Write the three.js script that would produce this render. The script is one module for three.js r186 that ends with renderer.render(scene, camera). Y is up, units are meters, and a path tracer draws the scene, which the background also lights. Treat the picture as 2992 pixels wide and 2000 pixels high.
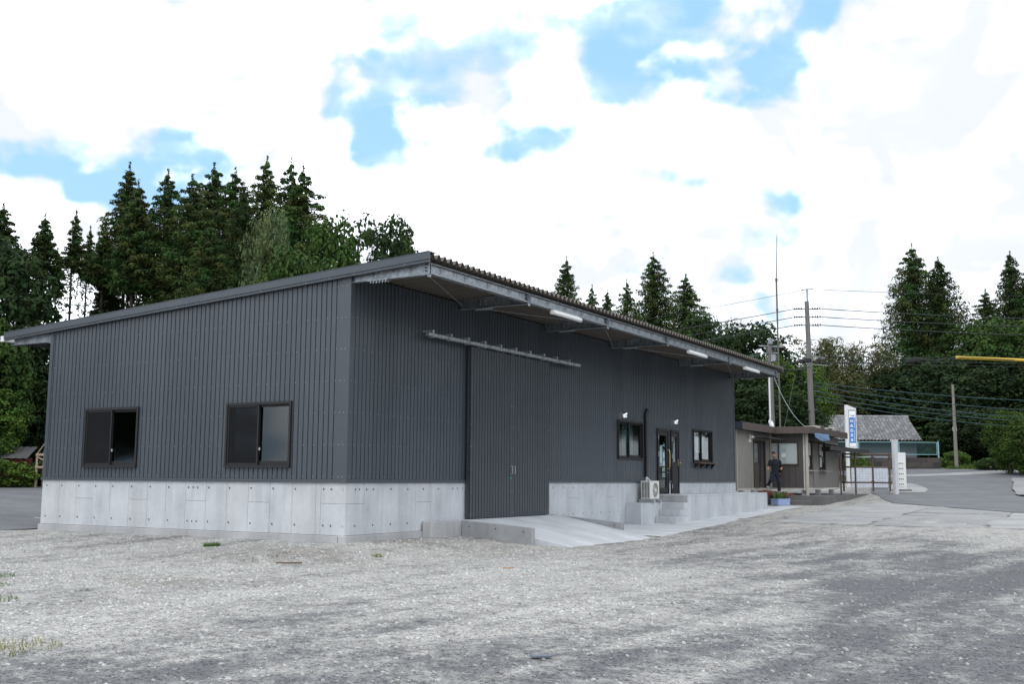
import * as THREE from 'three';
import { mergeGeometries } from 'three/addons/utils/BufferGeometryUtils.js';
import { RoundedBoxGeometry } from 'three/addons/geometries/RoundedBoxGeometry.js';
import { MarchingCubes } from 'three/addons/objects/MarchingCubes.js';

// ---------------------------------------------------------------- camera, sky, sun, exposure
const scene = new THREE.Scene();
const camera = new THREE.PerspectiveCamera(35.28, 1024 / 685, 0.1, 2000);
camera.position.set(-16.948, 1.298, 13.489);
camera.up.set(-0.0067 * 0.498, 1, -0.0067 * 0.867);          // the photographer held the camera a little tilted
camera.lookAt(-16.948 + 0.8602, 1.298 + 0.1252, 13.489 - 0.4944);
scene.add(camera);
const renderer = new THREE.WebGLRenderer({ antialias: true });
renderer.toneMapping = THREE.LinearToneMapping;
renderer.toneMappingExposure = 1.14;
renderer.shadowMap.enabled = true;

function rng(seed) { let a = seed >>> 0; return () => { a = (a + 0x6D2B79F5) | 0; let t = Math.imul(a ^ (a >>> 15), 1 | a); t = (t + Math.imul(t ^ (t >>> 7), 61 | t)) ^ t; return ((t ^ (t >>> 14)) >>> 0) / 4294967296; }; }
const smooth = (a, b, x) => { const t = Math.min(1, Math.max(0, (x - a) / (b - a))); return t * t * (3 - 2 * t); };
const lerp = (a, b, t) => a + (b - a) * t;
const clamp = (x, a, b) => Math.min(b, Math.max(a, x));
// lattice noise, 2-D and 3-D
const PERM = (() => { const r = rng(7), p = [...Array(256).keys()]; for (let i = 255; i > 0; i--) { const j = Math.floor(r() * (i + 1)); [p[i], p[j]] = [p[j], p[i]]; } return new Uint8Array([...p, ...p]); })();
const VAL = (() => { const r = rng(11); return Float32Array.from({ length: 256 }, () => r()); })();
function n2(x, y, wrap = 256) {
  const xf = Math.floor(x), yf = Math.floor(y); let u = x - xf, v = y - yf;
  const x0 = ((xf % wrap) + wrap) % wrap, x1 = (x0 + 1) % wrap, y0 = ((yf % wrap) + wrap) % wrap, y1 = (y0 + 1) % wrap;
  u = u * u * (3 - 2 * u); v = v * v * (3 - 2 * v);
  const a = VAL[PERM[PERM[x0 & 255] + (y0 & 255)]], b = VAL[PERM[PERM[x1 & 255] + (y0 & 255)]], c = VAL[PERM[PERM[x0 & 255] + (y1 & 255)]], d = VAL[PERM[PERM[x1 & 255] + (y1 & 255)]];
  return a + (b - a) * u + (c - a) * v + (a - b - c + d) * u * v;
}
function n3(x, y, z) {
  const xf = Math.floor(x), yf = Math.floor(y), zf = Math.floor(z); let u = x - xf, v = y - yf, w = z - zf;
  u = u * u * (3 - 2 * u); v = v * v * (3 - 2 * v); w = w * w * (3 - 2 * w);
  const X = xf & 255, Y = yf & 255, Z = zf & 255, X1 = (X + 1) & 255, Y1 = (Y + 1) & 255, Z1 = (Z + 1) & 255;
  const h = (i, j, k) => VAL[PERM[PERM[PERM[i] + j] + k]];
  const l = (a, b, t) => a + (b - a) * t;
  return l(l(l(h(X, Y, Z), h(X1, Y, Z), u), l(h(X, Y1, Z), h(X1, Y1, Z), u), v), l(l(h(X, Y, Z1), h(X1, Y, Z1), u), l(h(X, Y1, Z1), h(X1, Y1, Z1), u), v), w);
}
function fbm2(x, y, oct = 4, wrap = 256) { let s = 0, a = 0.5, f = 1, t = 0; for (let i = 0; i < oct; i++) { s += a * n2(x * f, y * f, wrap * f); t += a; a *= 0.5; f *= 2; } return s / t; }
function fbm3(x, y, z, oct) { let s = 0, a = 0.5, t = 0; for (let i = 0; i < oct; i++) { s += a * n3(x, y, z); t += a; a *= 0.52; x = x * 2.03 + 17.1; y = y * 2.03 + 5.3; z = z * 2.03 + 9.7; } return s / t; }

// a computed sky of blue air and broken cumulus; the chart gives the cover (0 clear, 9 cloud) round the direction of the yard's view axis, steps of about 2.3 by 1.2 degrees from the top left
const CLOUD_CHART = ['9997478754666532276356999', '9999599852554311165269999', '9999899861421711552699999', '9999899951115711462599999', '9999899941256612734899889', '9998899931677466886799889', '8999569971576399987998899', '4335237982655899666899899', '3012238998869997375798898', '9711248999989999884798899', '9983358999999999885698898', '9997679999999999974798888', '9999999999999999965898898'];
function cover(gx, gy) {
  gx = clamp(gx, 0, 23.999); gy = clamp(gy, 0, 11.999); const i = Math.floor(gx), j = Math.floor(gy); let u = gx - i, v = gy - j; u = u * u * (3 - 2 * u); v = v * v * (3 - 2 * v);
  const c = (a, b) => CLOUD_CHART[b].charCodeAt(a) - 48; return lerp(lerp(c(i, j), c(i + 1, j), u), lerp(c(i, j + 1), c(i + 1, j + 1), u), v) / 4.5 - 1;
}
function makeSky() {
  const W = 4096, H = 2048, data = new Float32Array(W * H * 4);
  const axis = Math.atan2(-0.4944, 0.8602);                        // azimuth of the view axis in x, z
  for (let j = 0; j < H; j++) {
    const el = ((j + 0.5) / H - 0.5) * Math.PI, ce = Math.cos(el), se = Math.sin(el), eld = el * 180 / Math.PI;
    if (eld < -3) { for (let i = 0; i < W; i++) { const k = (j * W + i) * 4; data[k] = 0.30; data[k + 1] = 0.30; data[k + 2] = 0.29; data[k + 3] = 1; } continue; }
    for (let i = 0; i < W; i++) {
      const az = ((i + 0.5) / W - 0.5) * 2 * Math.PI, k = (j * W + i) * 4;
      const dx = Math.cos(az) * ce, dz = Math.sin(az) * ce;
      let a = (az - axis) * 180 / Math.PI; a = ((a + 540) % 360) - 180;
      const front = Math.abs(a) < 34 && eld < 34;
      const wx = fbm3(dx * 7 + 2, se * 9, dz * 7, 3) - 0.5, wy = fbm3(dx * 7 + 40, se * 9, dz * 7, 3) - 0.5;
      const puff = 1 - Math.abs(fbm3(dx * 13 + wx * 0.9, se * 17 + wy * 0.9, dz * 13, 6) * 2 - 1), det = fbm3(dx * 42 + 7, se * 50 + wy * 2, dz * 42 + wx * 2, 7);
      let d = 0.3 + 1.5 * (fbm3(dx * 2.6 + 3, se * 3.4, dz * 2.6 + 8, 3) - 0.42) * 2;
      if (front) {
        const ar = a * Math.PI / 180, hx = Math.sin(ar) * ce, hf = Math.cos(ar) * ce, f = hf * 0.9921 + se * 0.1252, up = se * 0.9921 - hf * 0.1252;      // the direction seen along the view axis
        const fade = smooth(34, 29, Math.abs(a)) * smooth(33, 28, eld);
        d = lerp(d, cover((hx / f * 25.22 + 12) + wx * 1.5, 15.7 - up / f * 49.3 + wy * 1.9), fade);
      }
      d = d * 0.8 - 0.12 + (puff - 0.74) * 1.0 + (det - 0.5) * 1.5;
      const wisp = smooth(0.42, 0.75, fbm3(dx * 6 + 60, se * 20 + wy * 2, dz * 6, 6)) * 0.5;
      const cov = clamp(smooth(-0.42, 0.3, d) + wisp * smooth(-1.2, -0.2, d), 0, 1), thick = smooth(0.05, 1.0, d);
      const grey = smooth(0.44, 0.7, fbm3(dx * 5.5 + 31, se * 8 + wy, dz * 5.5 + 2 + wx, 5)), body = smooth(0.3, 0.75, fbm3(dx * 18 + 3, se * 22 + wy * 2, dz * 18 + wx * 2, 5));
      const lum = Math.max(0.84 + 0.16 * body, (1.25 + 1.2 * thick) * (1 - 0.55 * grey * smooth(0, 0.6, d)) * (0.62 + 0.72 * body));
      const hz = smooth(45, 0, eld);
      const br = lerp(0.27, 0.44, hz), bg = lerp(0.55, 0.72, hz), bb = lerp(0.97, 1.04, hz);
      data[k] = lerp(br, lum * 0.95, cov); data[k + 1] = lerp(bg, lum * 1.0, cov); data[k + 2] = lerp(bb, lum * 1.07, cov); data[k + 3] = 1;
    }
  }
  const t = new THREE.DataTexture(data, W, H, THREE.RGBAFormat, THREE.FloatType);
  t.mapping = THREE.EquirectangularReflectionMapping; t.magFilter = THREE.LinearFilter; t.minFilter = THREE.LinearFilter; t.needsUpdate = true;
  return t;
}
const sky = makeSky();
scene.background = sky; scene.environment = sky;
const sun = new THREE.DirectionalLight(new THREE.Color(1.0, 0.96, 0.9), 1.0);   // veiled by cloud: a large soft source, high on the left
sun.position.set(-38, 62, 6); sun.target.position.set(8, 0, -2);
sun.castShadow = true; sun.shadow.radius = 45; sun.shadow.mapSize.set(4096, 4096);
Object.assign(sun.shadow.camera, { left: -80, right: 80, top: 80, bottom: -80, near: 1, far: 220 });
scene.add(sun, sun.target);

// ---------------------------------------------------------------- helpers
const taken = {};
function numbered(name) { const n = taken[name] = (taken[name] ?? -1) + 1; return n ? `${name}_${String(n).padStart(3, '0')}` : name; }
function tag(o, label, category, group, kind) { o.userData.label = label; if (category) o.userData.category = category; if (group) o.userData.group = group; if (kind) o.userData.kind = kind; return o; }
function thing(name, label, category, [x, y, z] = [0, 0, 0], turn = 0, group) {
  const o = new THREE.Group(); o.name = numbered(name); o.position.set(x, y, z); o.rotation.y = turn; tag(o, label, category, group); scene.add(o); return o;
}
function uvm(g) {                                                   // uv in metres, laid on by the way each face points
  if (g.index) g = g.toNonIndexed();
  const p = g.attributes.position, uv = new Float32Array(p.count * 2);
  const a = new THREE.Vector3(), b = new THREE.Vector3(), c = new THREE.Vector3();
  for (let i = 0; i < p.count; i += 3) {
    a.fromBufferAttribute(p, i); b.fromBufferAttribute(p, i + 1).sub(a); c.fromBufferAttribute(p, i + 2).sub(a);
    b.cross(c); const nx = Math.abs(b.x), ny = Math.abs(b.y), nz = Math.abs(b.z);
    for (let k = i; k < i + 3; k++) {
      const X = p.getX(k), Y = p.getY(k), Z = p.getZ(k);
      if (ny >= nx && ny >= nz) { uv[2 * k] = X; uv[2 * k + 1] = Z; } else if (nx >= nz) { uv[2 * k] = Z; uv[2 * k + 1] = Y; } else { uv[2 * k] = X; uv[2 * k + 1] = Y; }
    }
  }
  g.setAttribute('uv', new THREE.BufferAttribute(uv, 2)); return g;
}
function joined(list) {
  const gs = (Array.isArray(list) ? list : [list]).map(g => { g = g.index ? g.toNonIndexed() : g.clone(); for (const k of Object.keys(g.attributes)) if (!['position', 'normal', 'color'].includes(k)) g.deleteAttribute(k); if (!g.attributes.normal) g.computeVertexNormals(); return g; });
  return uvm(gs.length > 1 ? mergeGeometries(gs) : gs[0]);
}
function mesh(name, geo, mat, parent) { const m = new THREE.Mesh(geo, mat); m.name = parent === scene ? numbered(name) : name; m.castShadow = m.receiveShadow = true; parent.add(m); return m; }
function part(name, list, mat, parent) { return mesh(name, joined(list), mat, parent); }
function structure(name, list, mat, label) { const m = part(name, list, mat, scene); m.userData.kind = 'structure'; if (label) m.userData.label = label; return m; }
function box(x0, x1, y0, y1, z0, z1) { return new THREE.BoxGeometry(x1 - x0, y1 - y0, z1 - z0).translate((x0 + x1) / 2, (y0 + y1) / 2, (z0 + z1) / 2); }
function rbox(x0, x1, y0, y1, z0, z1, r = 0.012) { return new RoundedBoxGeometry(x1 - x0, y1 - y0, z1 - z0, 1, r).translate((x0 + x1) / 2, (y0 + y1) / 2, (z0 + z1) / 2); }
function cyl(r0, r1, h, x, y, z, seg = 10) { return new THREE.CylinderGeometry(r1, r0, h, seg).translate(x, y + h / 2, z); }   // stands on y
const V3 = (x, y, z) => new THREE.Vector3(x, y, z);
function bar(a, b, r0, r1 = r0, seg = 8) {                           // round bar between two points
  const d = b.clone().sub(a), g = new THREE.CylinderGeometry(r1, r0, d.length(), seg);
  g.applyQuaternion(new THREE.Quaternion().setFromUnitVectors(V3(0, 1, 0), d.clone().normalize())); const m = a.clone().add(b).multiplyScalar(0.5); return g.translate(m.x, m.y, m.z);
}
function tube(points, r, seg = 6, n = 24) { return new THREE.TubeGeometry(new THREE.CatmullRomCurve3(points), n, r, seg, false); }
function extrude(pts, depth, opt = {}) { const s = new THREE.Shape(pts.map(p => new THREE.Vector2(p[0], p[1]))); for (const h of opt.holes ?? []) s.holes.push(new THREE.Path(h.map(p => new THREE.Vector2(p[0], p[1])))); return new THREE.ExtrudeGeometry(s, { depth, bevelEnabled: !!opt.bevel, bevelSize: opt.bevel ?? 0, bevelOffset: -(opt.bevel ?? 0), bevelThickness: opt.bevel ?? 0, bevelSegments: 1, curveSegments: 6, steps: 1 }); }
function quads(list) {                                              // flat faces from [a, b, c, d] corner lists
  const p = []; for (const [a, b, c, d] of list) p.push(...a, ...b, ...c, ...a, ...c, ...d);
  const g = new THREE.BufferGeometry(); g.setAttribute('position', new THREE.Float32BufferAttribute(p, 3)); g.computeVertexNormals(); return g;
}
const circle = (x, y, r, n = 8) => Array.from({ length: n }, (_, i) => [x + r * Math.cos(-i / n * 2 * Math.PI), y + r * Math.sin(-i / n * 2 * Math.PI)]);
const ORD = ['first', 'second', 'third', 'fourth', 'fifth', 'sixth', 'seventh', 'eighth', 'ninth', 'tenth', 'eleventh', 'twelfth', 'thirteenth', 'fourteenth', 'fifteenth', 'sixteenth', 'seventeenth', 'eighteenth', 'nineteenth', 'twentieth'];

// ---------------------------------------------------------------- materials
function dataTex(size, fn, metres, srgb = false) {
  const d = new Uint8Array(size * size * 4);
  for (let j = 0; j < size; j++) for (let i = 0; i < size; i++) { const c = fn(i, j), k = (j * size + i) * 4; d[k] = clamp(c[0] * 255, 0, 255); d[k + 1] = clamp(c[1] * 255, 0, 255); d[k + 2] = clamp(c[2] * 255, 0, 255); d[k + 3] = 255; }
  const t = new THREE.DataTexture(d, size, size, THREE.RGBAFormat); t.wrapS = t.wrapT = THREE.RepeatWrapping; t.magFilter = THREE.LinearFilter; t.minFilter = THREE.LinearMipmapLinearFilter; t.generateMipmaps = true;
  if (srgb) t.colorSpace = THREE.SRGBColorSpace; t.repeat.set(1 / metres, 1 / metres); t.needsUpdate = true; return t;
}
const grain = (size, metres, cells, lo, hi, oct = 5, tint = [1, 1, 1]) => dataTex(size, (i, j) => { const v = lerp(lo, hi, fbm2(i / size * cells, j / size * cells, oct, cells)); return [v * tint[0], v * tint[1], v * tint[2]]; }, metres);
const std = (r, g, b, rough = 0.8, extra = {}) => { const m = new THREE.MeshStandardMaterial({ roughness: rough, side: THREE.DoubleSide, ...extra }); m.color.setRGB(r, g, b); return m; };
// concrete: cloudy tone, pores and fine grain
const concreteMap = (() => {
  const S = 1024, f = new Float32Array(S * S), r = rng(31);
  for (let j = 0; j < S; j++) for (let i = 0; i < S; i++) { const u = i / S, v = j / S; f[j * S + i] = 0.80 + 0.20 * (fbm2(u * 4, v * 4, 4, 4) - 0.5) * 1.5 + 0.10 * (fbm2(u * 64, v * 40, 3, 64) - 0.5) + 0.12 * (n2(u * 28, v * 3 + 7, 28) - 0.5); }
  for (let n = 0; n < 260; n++) { const cx = r() * S, cy = r() * S, q = 0.6 + 2.1 * r() * r(), d = 0.1 + 0.35 * r(); for (let y = -4; y <= 4; y++) for (let x = -4; x <= 4; x++) { const w = 1 - smooth(q * 0.6, q, Math.hypot(x, y)); const k = ((cy + y + S) % S | 0) * S + ((cx + x + S) % S | 0); f[k] -= d * w; } }
  return dataTex(S, (i, j) => { const v = f[j * S + i]; return [v, v, v]; }, 2.6);
})();
const concrete = (k, warm = 0) => std(0.56 * k * (1 + warm), 0.575 * k, 0.595 * k * (1 - warm), 0.88, { map: concreteMap, bumpMap: concreteMap, bumpScale: 0.006 });
const M = {};
M.concrete = [concrete(1.04), concrete(1.01), concrete(1.06), concrete(1.025, 0.01)];
M.footing = concrete(0.80, 0.03); M.oldConcrete = concrete(0.27, 0.06); M.block = concrete(0.80, 0.03); M.kerb = concrete(0.66); M.rampTop = concrete(1.04);
const sheetMap = grain(512, 3.1, 6, 0.86, 1.0, 5);
const paintRough = grain(256, 1.7, 8, 0.26, 0.42, 4);
const cladTone = k => std(0.061 * k, 0.072 * k, 0.085 * k, 1, { map: sheetMap, roughnessMap: paintRough });
M.clad = [cladTone(1), cladTone(0.94), cladTone(1.06)]; M.trim = cladTone(1.0); M.doorLeaf = cladTone(0.82);
const galvMap = dataTex(512, (i, j) => { const v = 0.72 + 0.8 * (fbm2(i / 512 * 24, j / 512 * 24, 3, 24) - 0.5) + 0.6 * (fbm2(i / 512 * 5, j / 512 * 5, 3, 5) - 0.5); return [v, v, v]; }, 0.9);
M.galv = std(0.40, 0.43, 0.46, 0.48, { map: galvMap, metalness: 0.7 });
M.rail = std(0.45, 0.48, 0.5, 0.5, { map: galvMap, metalness: 0.4 });
M.roof = std(0.125, 0.108, 0.09, 0.65, { map: sheetMap });
M.black = std(0.012, 0.013, 0.015, 0.4); M.frame = std(0.009, 0.009, 0.010, 0.55, { }); M.screenCloth = std(0.004, 0.005, 0.007, 0.95); M.rubber = std(0.02, 0.02, 0.02, 0.8);
M.core = std(0.06, 0.06, 0.065, 0.9); M.floorIn = std(0.16, 0.16, 0.16, 0.9);
M.white = std(0.74, 0.74, 0.73, 0.45); M.plastic = std(0.70, 0.69, 0.64, 0.5); M.chrome = std(0.72, 0.73, 0.74, 0.22, { metalness: 1 }); M.gold = std(0.62, 0.47, 0.2, 0.3, { metalness: 0.9 });
const glassOf = (r, g, b, rough) => { const m = new THREE.MeshPhysicalMaterial({ roughness: rough, transmission: 1, thickness: 0, ior: 1.5, side: THREE.DoubleSide }); m.color.setRGB(r, g, b); return m; };
M.glass = glassOf(0.75, 0.8, 0.8, 0.02); M.clear = glassOf(0.95, 0.97, 0.97, 0.02); M.frosted = glassOf(0.5, 0.58, 0.58, 0.06);
M.screw = std(0.5, 0.52, 0.55, 0.5, { metalness: 0.4 });
M.curtain_or_reflection = std(0.62, 0.66, 0.62, 0.9); M.paper = std(0.82, 0.82, 0.8, 0.9);
M.wood = std(0.16, 0.085, 0.05, 0.6, { map: grain(256, 0.8, 6, 0.6, 1.0, 4) });
M.wire = std(0.02, 0.025, 0.025, 0.6); M.pole = std(0.20, 0.19, 0.18, 0.85, { map: concreteMap }); M.rust = std(0.12, 0.085, 0.066, 0.9, { map: grain(256, 0.6, 8, 0.5, 1.1, 5) });

// ---------------------------------------------------------------- ground heights
const PROFILE = [[-400, -0.9], [-60, -0.6], [-20, -0.28], [0, -0.2], [9, -0.17], [14, -0.10], [24, 0.16], [30, 0.26], [34, 0.38], [38, 0.6], [46, 1.1], [54, 1.6], [62, 2.06], [70, 2.3], [90, 2.6], [400, 4]];
function along(x) { for (let i = 1; i < PROFILE.length; i++) if (x <= PROFILE[i][0]) { const [a, p] = PROFILE[i - 1], [b, q] = PROFILE[i]; return lerp(p, q, (x - a) / (b - a)); } return 4; }
function ground(x, z) {
  let y = along(x);
  const dx = Math.max(0 - x, 0, x - 3.9), dz = Math.max(z, 0), d = Math.hypot(dx, z < 0 ? dx * 0 : dz);
  const side = x < 0 ? smooth(4.5, 0, -x) : 1;                        // spoil banked up round the near corner
  if (x < 8) y += 0.2 * (z <= 0 ? side : smooth(2.8, 0.15, Math.hypot(Math.min(0, x), z))) * smooth(8, 2.2, x);
  if (z < -8.5) y += 0.04 * (-8.5 - z) * smooth(-8.5, -14, z) * (z < -60 ? 60 / -z : 1);
  return y;
}
// ---------------------------------------------------------------- the yard: gravel worn through to old asphalt
const PALE = [[-1.6, -6.8, 0.75], [0.5, -3.9, 0.7], [2.7, -0.8, 0.75], [5, 2.4, 0.8], [7.4, 5.6, 0.58], [9.9, 9, 0.5], [11.1, 10.7, 0.8], [-5.2, -2.1, 0.82], [-3.6, 0.3, 0.82], [-2, 2.6, 0.82], [-0.3, 5.1, 0.78], [1.4, 7.5, 0.52], [3.1, 10.1, 0.22], [4.1, 11.4, 0.25], [-7.4, 0.9, 0.86], [-6.2, 2.8, 0.82], [-4.9, 4.7, 0.76], [-3.6, 6.7, 0.72], [-2.2, 8.7, 0.7], [-0.9, 10.8, 0.12], [-0.2, 11.8, 0.2], [-8.9, 2.9, 0.8], [-7.9, 4.5, 0.74], [-6.8, 6.1, 0.68], [-5.8, 7.8, 0.78], [-4.7, 9.5, 0.62], [-3.5, 11.2, 0.3], [-3, 12.1, 0.26], [-10, 4.4, 0.76], [-9.1, 5.8, 0.5], [-8.2, 7.2, 0.56], [-7.3, 8.6, 0.58], [-6.4, 10, 0.42], [-5.4, 11.5, 0.32], [-4.9, 12.3, 0.28], [-10.8, 5.5, 0.4], [-10.1, 6.7, 0.4], [-9.3, 7.9, 0.46], [-8.5, 9.2, 0.42], [-7.7, 10.5, 0.36], [-6.9, 11.8, 0.36], [-6.4, 12.4, 0.33], [-11.5, 6.3, 0.24], [-10.8, 7.4, 0.28], [-10.1, 8.5, 0.34], [-9.4, 9.7, 0.36], [-8.7, 10.8, 0.36], [-8, 11.9, 0.32], [-7.6, 12.5, 0.33], [14, 4, 0.62], [18, 5, 0.6], [22, 4, 0.7], [16, 9, 0.8], [28, 6, 0.8], [-14, 9, 0.3], [-16, 2, 0.6], [-4, -14, 0.6]];
function paleness(x, z) {
  let s = 0, w = 0;
  for (const [a, b, p] of PALE) { const q = (x - a) * (x - a) + (z - b) * (z - b), k = 1 / (0.35 + q * q); s += k * p; w += k; }
  let p = s / w;
  const tx = x * 0.995 + z * 0.1, tz = z * 0.995 - x * 0.1;           // wheel tracks run along the building
  p += (fbm2(tx * 0.42 + 30, tz * 2.4 + 11, 6) - 0.5) * 0.85 + (fbm2(x * 1.1 + 5, z * 1.6 + 40, 5) - 0.5) * 0.45 + (fbm2(x * 4.5, z * 4.5, 3) - 0.5) * 0.42 + (n2(x * 15 + 3, z * 15) - 0.5) * 0.42;
  return clamp(p, 0, 1);
}
const gravelMaps = (() => {                                          // stones stamped into a tile of 3 m
  const S = 1536, col = new Float32Array(S * S).fill(0.66), hgt = new Float32Array(S * S), r = rng(5);
  for (let j = 0; j < S; j++) for (let i = 0; i < S; i++) { const k = j * S + i; col[k] += 0.22 * (fbm2(i / S * 96, j / S * 96, 3, 96) - 0.5) + 0.16 * (fbm2(i / S * 9, j / S * 9, 3, 9) - 0.5); hgt[k] = 0.25 * fbm2(i / S * 60, j / S * 60, 3, 60); }
  for (let n = 0; n < 15000; n++) {
    const cx = r() * S, cy = r() * S, R = 1.3 + 6.5 * Math.pow(r(), 3), e = 0.6 + 0.8 * r(), th = r() * 3.14, c = Math.cos(th), s = Math.sin(th), tone = 0.32 + 0.66 * r(), B = Math.ceil(R * 1.5);
    for (let y = -B; y <= B; y++) for (let x = -B; x <= B; x++) { const u = (x * c + y * s) / R, v = (-x * s + y * c) / (R * e), q = u * u + v * v; if (q < 1) { const k = ((cy + y + S) % S | 0) * S + ((cx + x + S) % S | 0), h = Math.sqrt(1 - q) * R / 8; if (h + 0.15 > hgt[k]) { hgt[k] = h + 0.15; col[k] = tone * (0.92 + 0.16 * VAL[(x * 7 + y * 13) & 255]); } } }
  }
  return [dataTex(S, (i, j) => { const v = col[j * S + i]; return [v, v * 0.995, v * 0.985]; }, 3), dataTex(S, (i, j) => { const v = hgt[j * S + i]; return [v, v, v]; }, 3)];
})();
M.yard = new THREE.MeshStandardMaterial({ vertexColors: true, roughness: 0.95, map: gravelMaps[0], bumpMap: gravelMaps[1], bumpScale: 0.045 });
function axisLines(runs, far) {
  const a = []; for (const [lo, hi, step] of runs) for (let i = 0, n = Math.round((hi - lo) / step); i < n; i++) a.push(lo + i * (hi - lo) / n);
  const lo = runs[0][0], hi = runs[runs.length - 1][1]; let s = 0.15; for (let x = hi; x < far; x += s) { a.push(x); s *= 1.22; } a.push(far); s = 0.15; for (let x = lo; x > -far; x -= s) { if (x < lo) a.unshift(x); s *= 1.22; } a.unshift(-far); return a;
}
{
  const xs = axisLines([[-14, 6, 0.065], [6, 26, 0.15]], 500), zs = axisLines([[-9, -2, 0.15], [-2, 14, 0.065]], 500), nx = xs.length, nz = zs.length;
  const pos = new Float32Array(nx * nz * 3), col = new Float32Array(nx * nz * 3), uv = new Float32Array(nx * nz * 2), idx = [];
  for (let j = 0; j < nz; j++) for (let i = 0; i < nx; i++) {
    const k = j * nx + i, x = xs[i], z = zs[j], far = Math.max(Math.abs(x - 6), Math.abs(z - 2)) > 40;
    const rough = far ? 0 : (fbm2(x * 0.9 + 9, z * 0.9, 3) - 0.5) * 0.05 + (fbm2(x * 4, z * 4 + 3, 2) - 0.5) * 0.016;
    pos[3 * k] = x; pos[3 * k + 1] = ground(x, z) + rough; pos[3 * k + 2] = z; uv[2 * k] = x; uv[2 * k + 1] = z;
    const p = far ? 0.35 : paleness(x, z);
    const dirt = far ? 0 : smooth(0.5, 0.72, fbm2(x * 1.3 + 70, z * 0.8 + 20, 4)) * smooth(3.5, 0.5, Math.abs(z - 0.6)) * (x < 16 ? 1 : 0.3);     // brownish soil near the footing
    const t = smooth(0.12, 0.88, p), v = 0.88 + 0.24 * n2(x * 9, z * 9);
    let R = lerp(0.178, 0.60, t) * v, G = lerp(0.18, 0.58, t) * v, B = lerp(0.188, 0.545, t) * v;
    R = lerp(R, 0.33, dirt * 0.6); G = lerp(G, 0.30, dirt * 0.6); B = lerp(B, 0.26, dirt * 0.6);
    if (far) { R = 0.07; G = 0.09; B = 0.04; }
    col[3 * k] = R; col[3 * k + 1] = G; col[3 * k + 2] = B;
    if (i && j) idx.push(k - nx - 1, k - 1, k - nx, k - nx, k - 1, k);
  }
  const g = new THREE.BufferGeometry(); g.setAttribute('position', new THREE.BufferAttribute(pos, 3)); g.setAttribute('color', new THREE.BufferAttribute(col, 3)); g.setAttribute('uv', new THREE.BufferAttribute(uv, 2)); g.setIndex(idx); g.computeVertexNormals();
  const m = mesh('ground', g, M.yard, scene); m.userData.kind = 'structure'; m.userData.label = 'grey gravel yard worn through to old asphalt';
}
function clipPoly(poly, inside, cut) { const out = []; for (let i = 0; i < poly.length; i++) { const a = poly[i], b = poly[(i + 1) % poly.length], ia = inside(a), ib = inside(b); if (ia) out.push(a); if (ia !== ib) out.push(cut(a, b)); } return out; }
function drape(poly, cell, up, rough = 0) {                           // a sheet over the ground, in cells
  const xs = poly.map(p => p[0]), zs = poly.map(p => p[1]), pos = [];
  const cutX = v => (a, b) => { const t = (v - a[0]) / (b[0] - a[0]); return [v, lerp(a[1], b[1], t)]; }, cutZ = v => (a, b) => { const t = (v - a[1]) / (b[1] - a[1]); return [lerp(a[0], b[0], t), v]; };
  for (let x = Math.min(...xs); x < Math.max(...xs); x += cell) {
    let col = clipPoly(clipPoly(poly, p => p[0] >= x, cutX(x)), p => p[0] <= x + cell, cutX(x + cell)); if (col.length < 3) continue;
    for (let z = Math.min(...zs); z < Math.max(...zs); z += cell) {
      const q = clipPoly(clipPoly(col, p => p[1] >= z, cutZ(z)), p => p[1] <= z + cell, cutZ(z + cell));
      for (let i = 2; i < q.length; i++) for (const p of [q[0], q[i], q[i - 1]]) pos.push(p[0], ground(p[0], p[1]) + up + rough * (n2(p[0] * 3, p[1] * 3) - 0.5), p[1]);
    }
  }
  const g = new THREE.BufferGeometry(); g.setAttribute('position', new THREE.Float32BufferAttribute(pos, 3));
  const k = g.attributes.position; for (let i = 0; i < k.count; i += 3) { const a = V3().fromBufferAttribute(k, i), b = V3().fromBufferAttribute(k, i + 1), c = V3().fromBufferAttribute(k, i + 2); if (b.clone().sub(a).cross(c.clone().sub(a)).y < 0) { k.setXYZ(i + 1, c.x, c.y, c.z); k.setXYZ(i + 2, b.x, b.y, b.z); } }
  g.computeVertexNormals(); return g;
}
const wavy = (pts, amp, step, seed) => { const out = []; for (let i = 0; i < pts.length; i++) { const [a, b] = pts[i], [c, d] = pts[(i + 1) % pts.length], n = Math.max(1, Math.round(Math.hypot(c - a, d - b) / step)); for (let k = 0; k < n; k++) { const t = k / n, x = lerp(a, c, t), z = lerp(b, d, t); out.push([x + (fbm2(x * 0.7 + seed, z * 0.7, 4) - 0.5) * amp, z + (fbm2(x * 0.7, z * 0.7 + seed, 4) - 0.5) * amp]); } } return out; };
const asphaltMap = (() => { const S = 1024; return dataTex(S, (i, j) => { const u = i / S, v = j / S, s = 0.74 + 0.35 * (fbm2(u * 150, v * 150, 2, 150) - 0.5) + 0.4 * (fbm2(u * 5, v * 5, 4, 5) - 0.5); return [s, s, s]; }, 5); })();
M.asphalt = std(0.185, 0.189, 0.198, 0.92, { map: asphaltMap, bumpMap: asphaltMap, bumpScale: 0.006 });
M.slab = [0.68, 0.62, 0.72].map(k => { const m = concrete(k, 0.01); m.map = asphaltMap; m.color.setRGB(0.56 * k, 0.56 * k, 0.55 * k); return m; });
structure('asphalt_road', drape(wavy([[31.9, 4.4], [31.5, 4.9], [25.4, 9.8], [19, 15], [20, 22], [66, 22], [66, 2.4], [63.4, 1.2], [59, -4.8], [46, 0.5], [39, 2.1]], 0.25, 1.2, 3), 1.6, 0.022), M.asphalt, 'dark asphalt drive climbing past the office to the trees');
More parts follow.
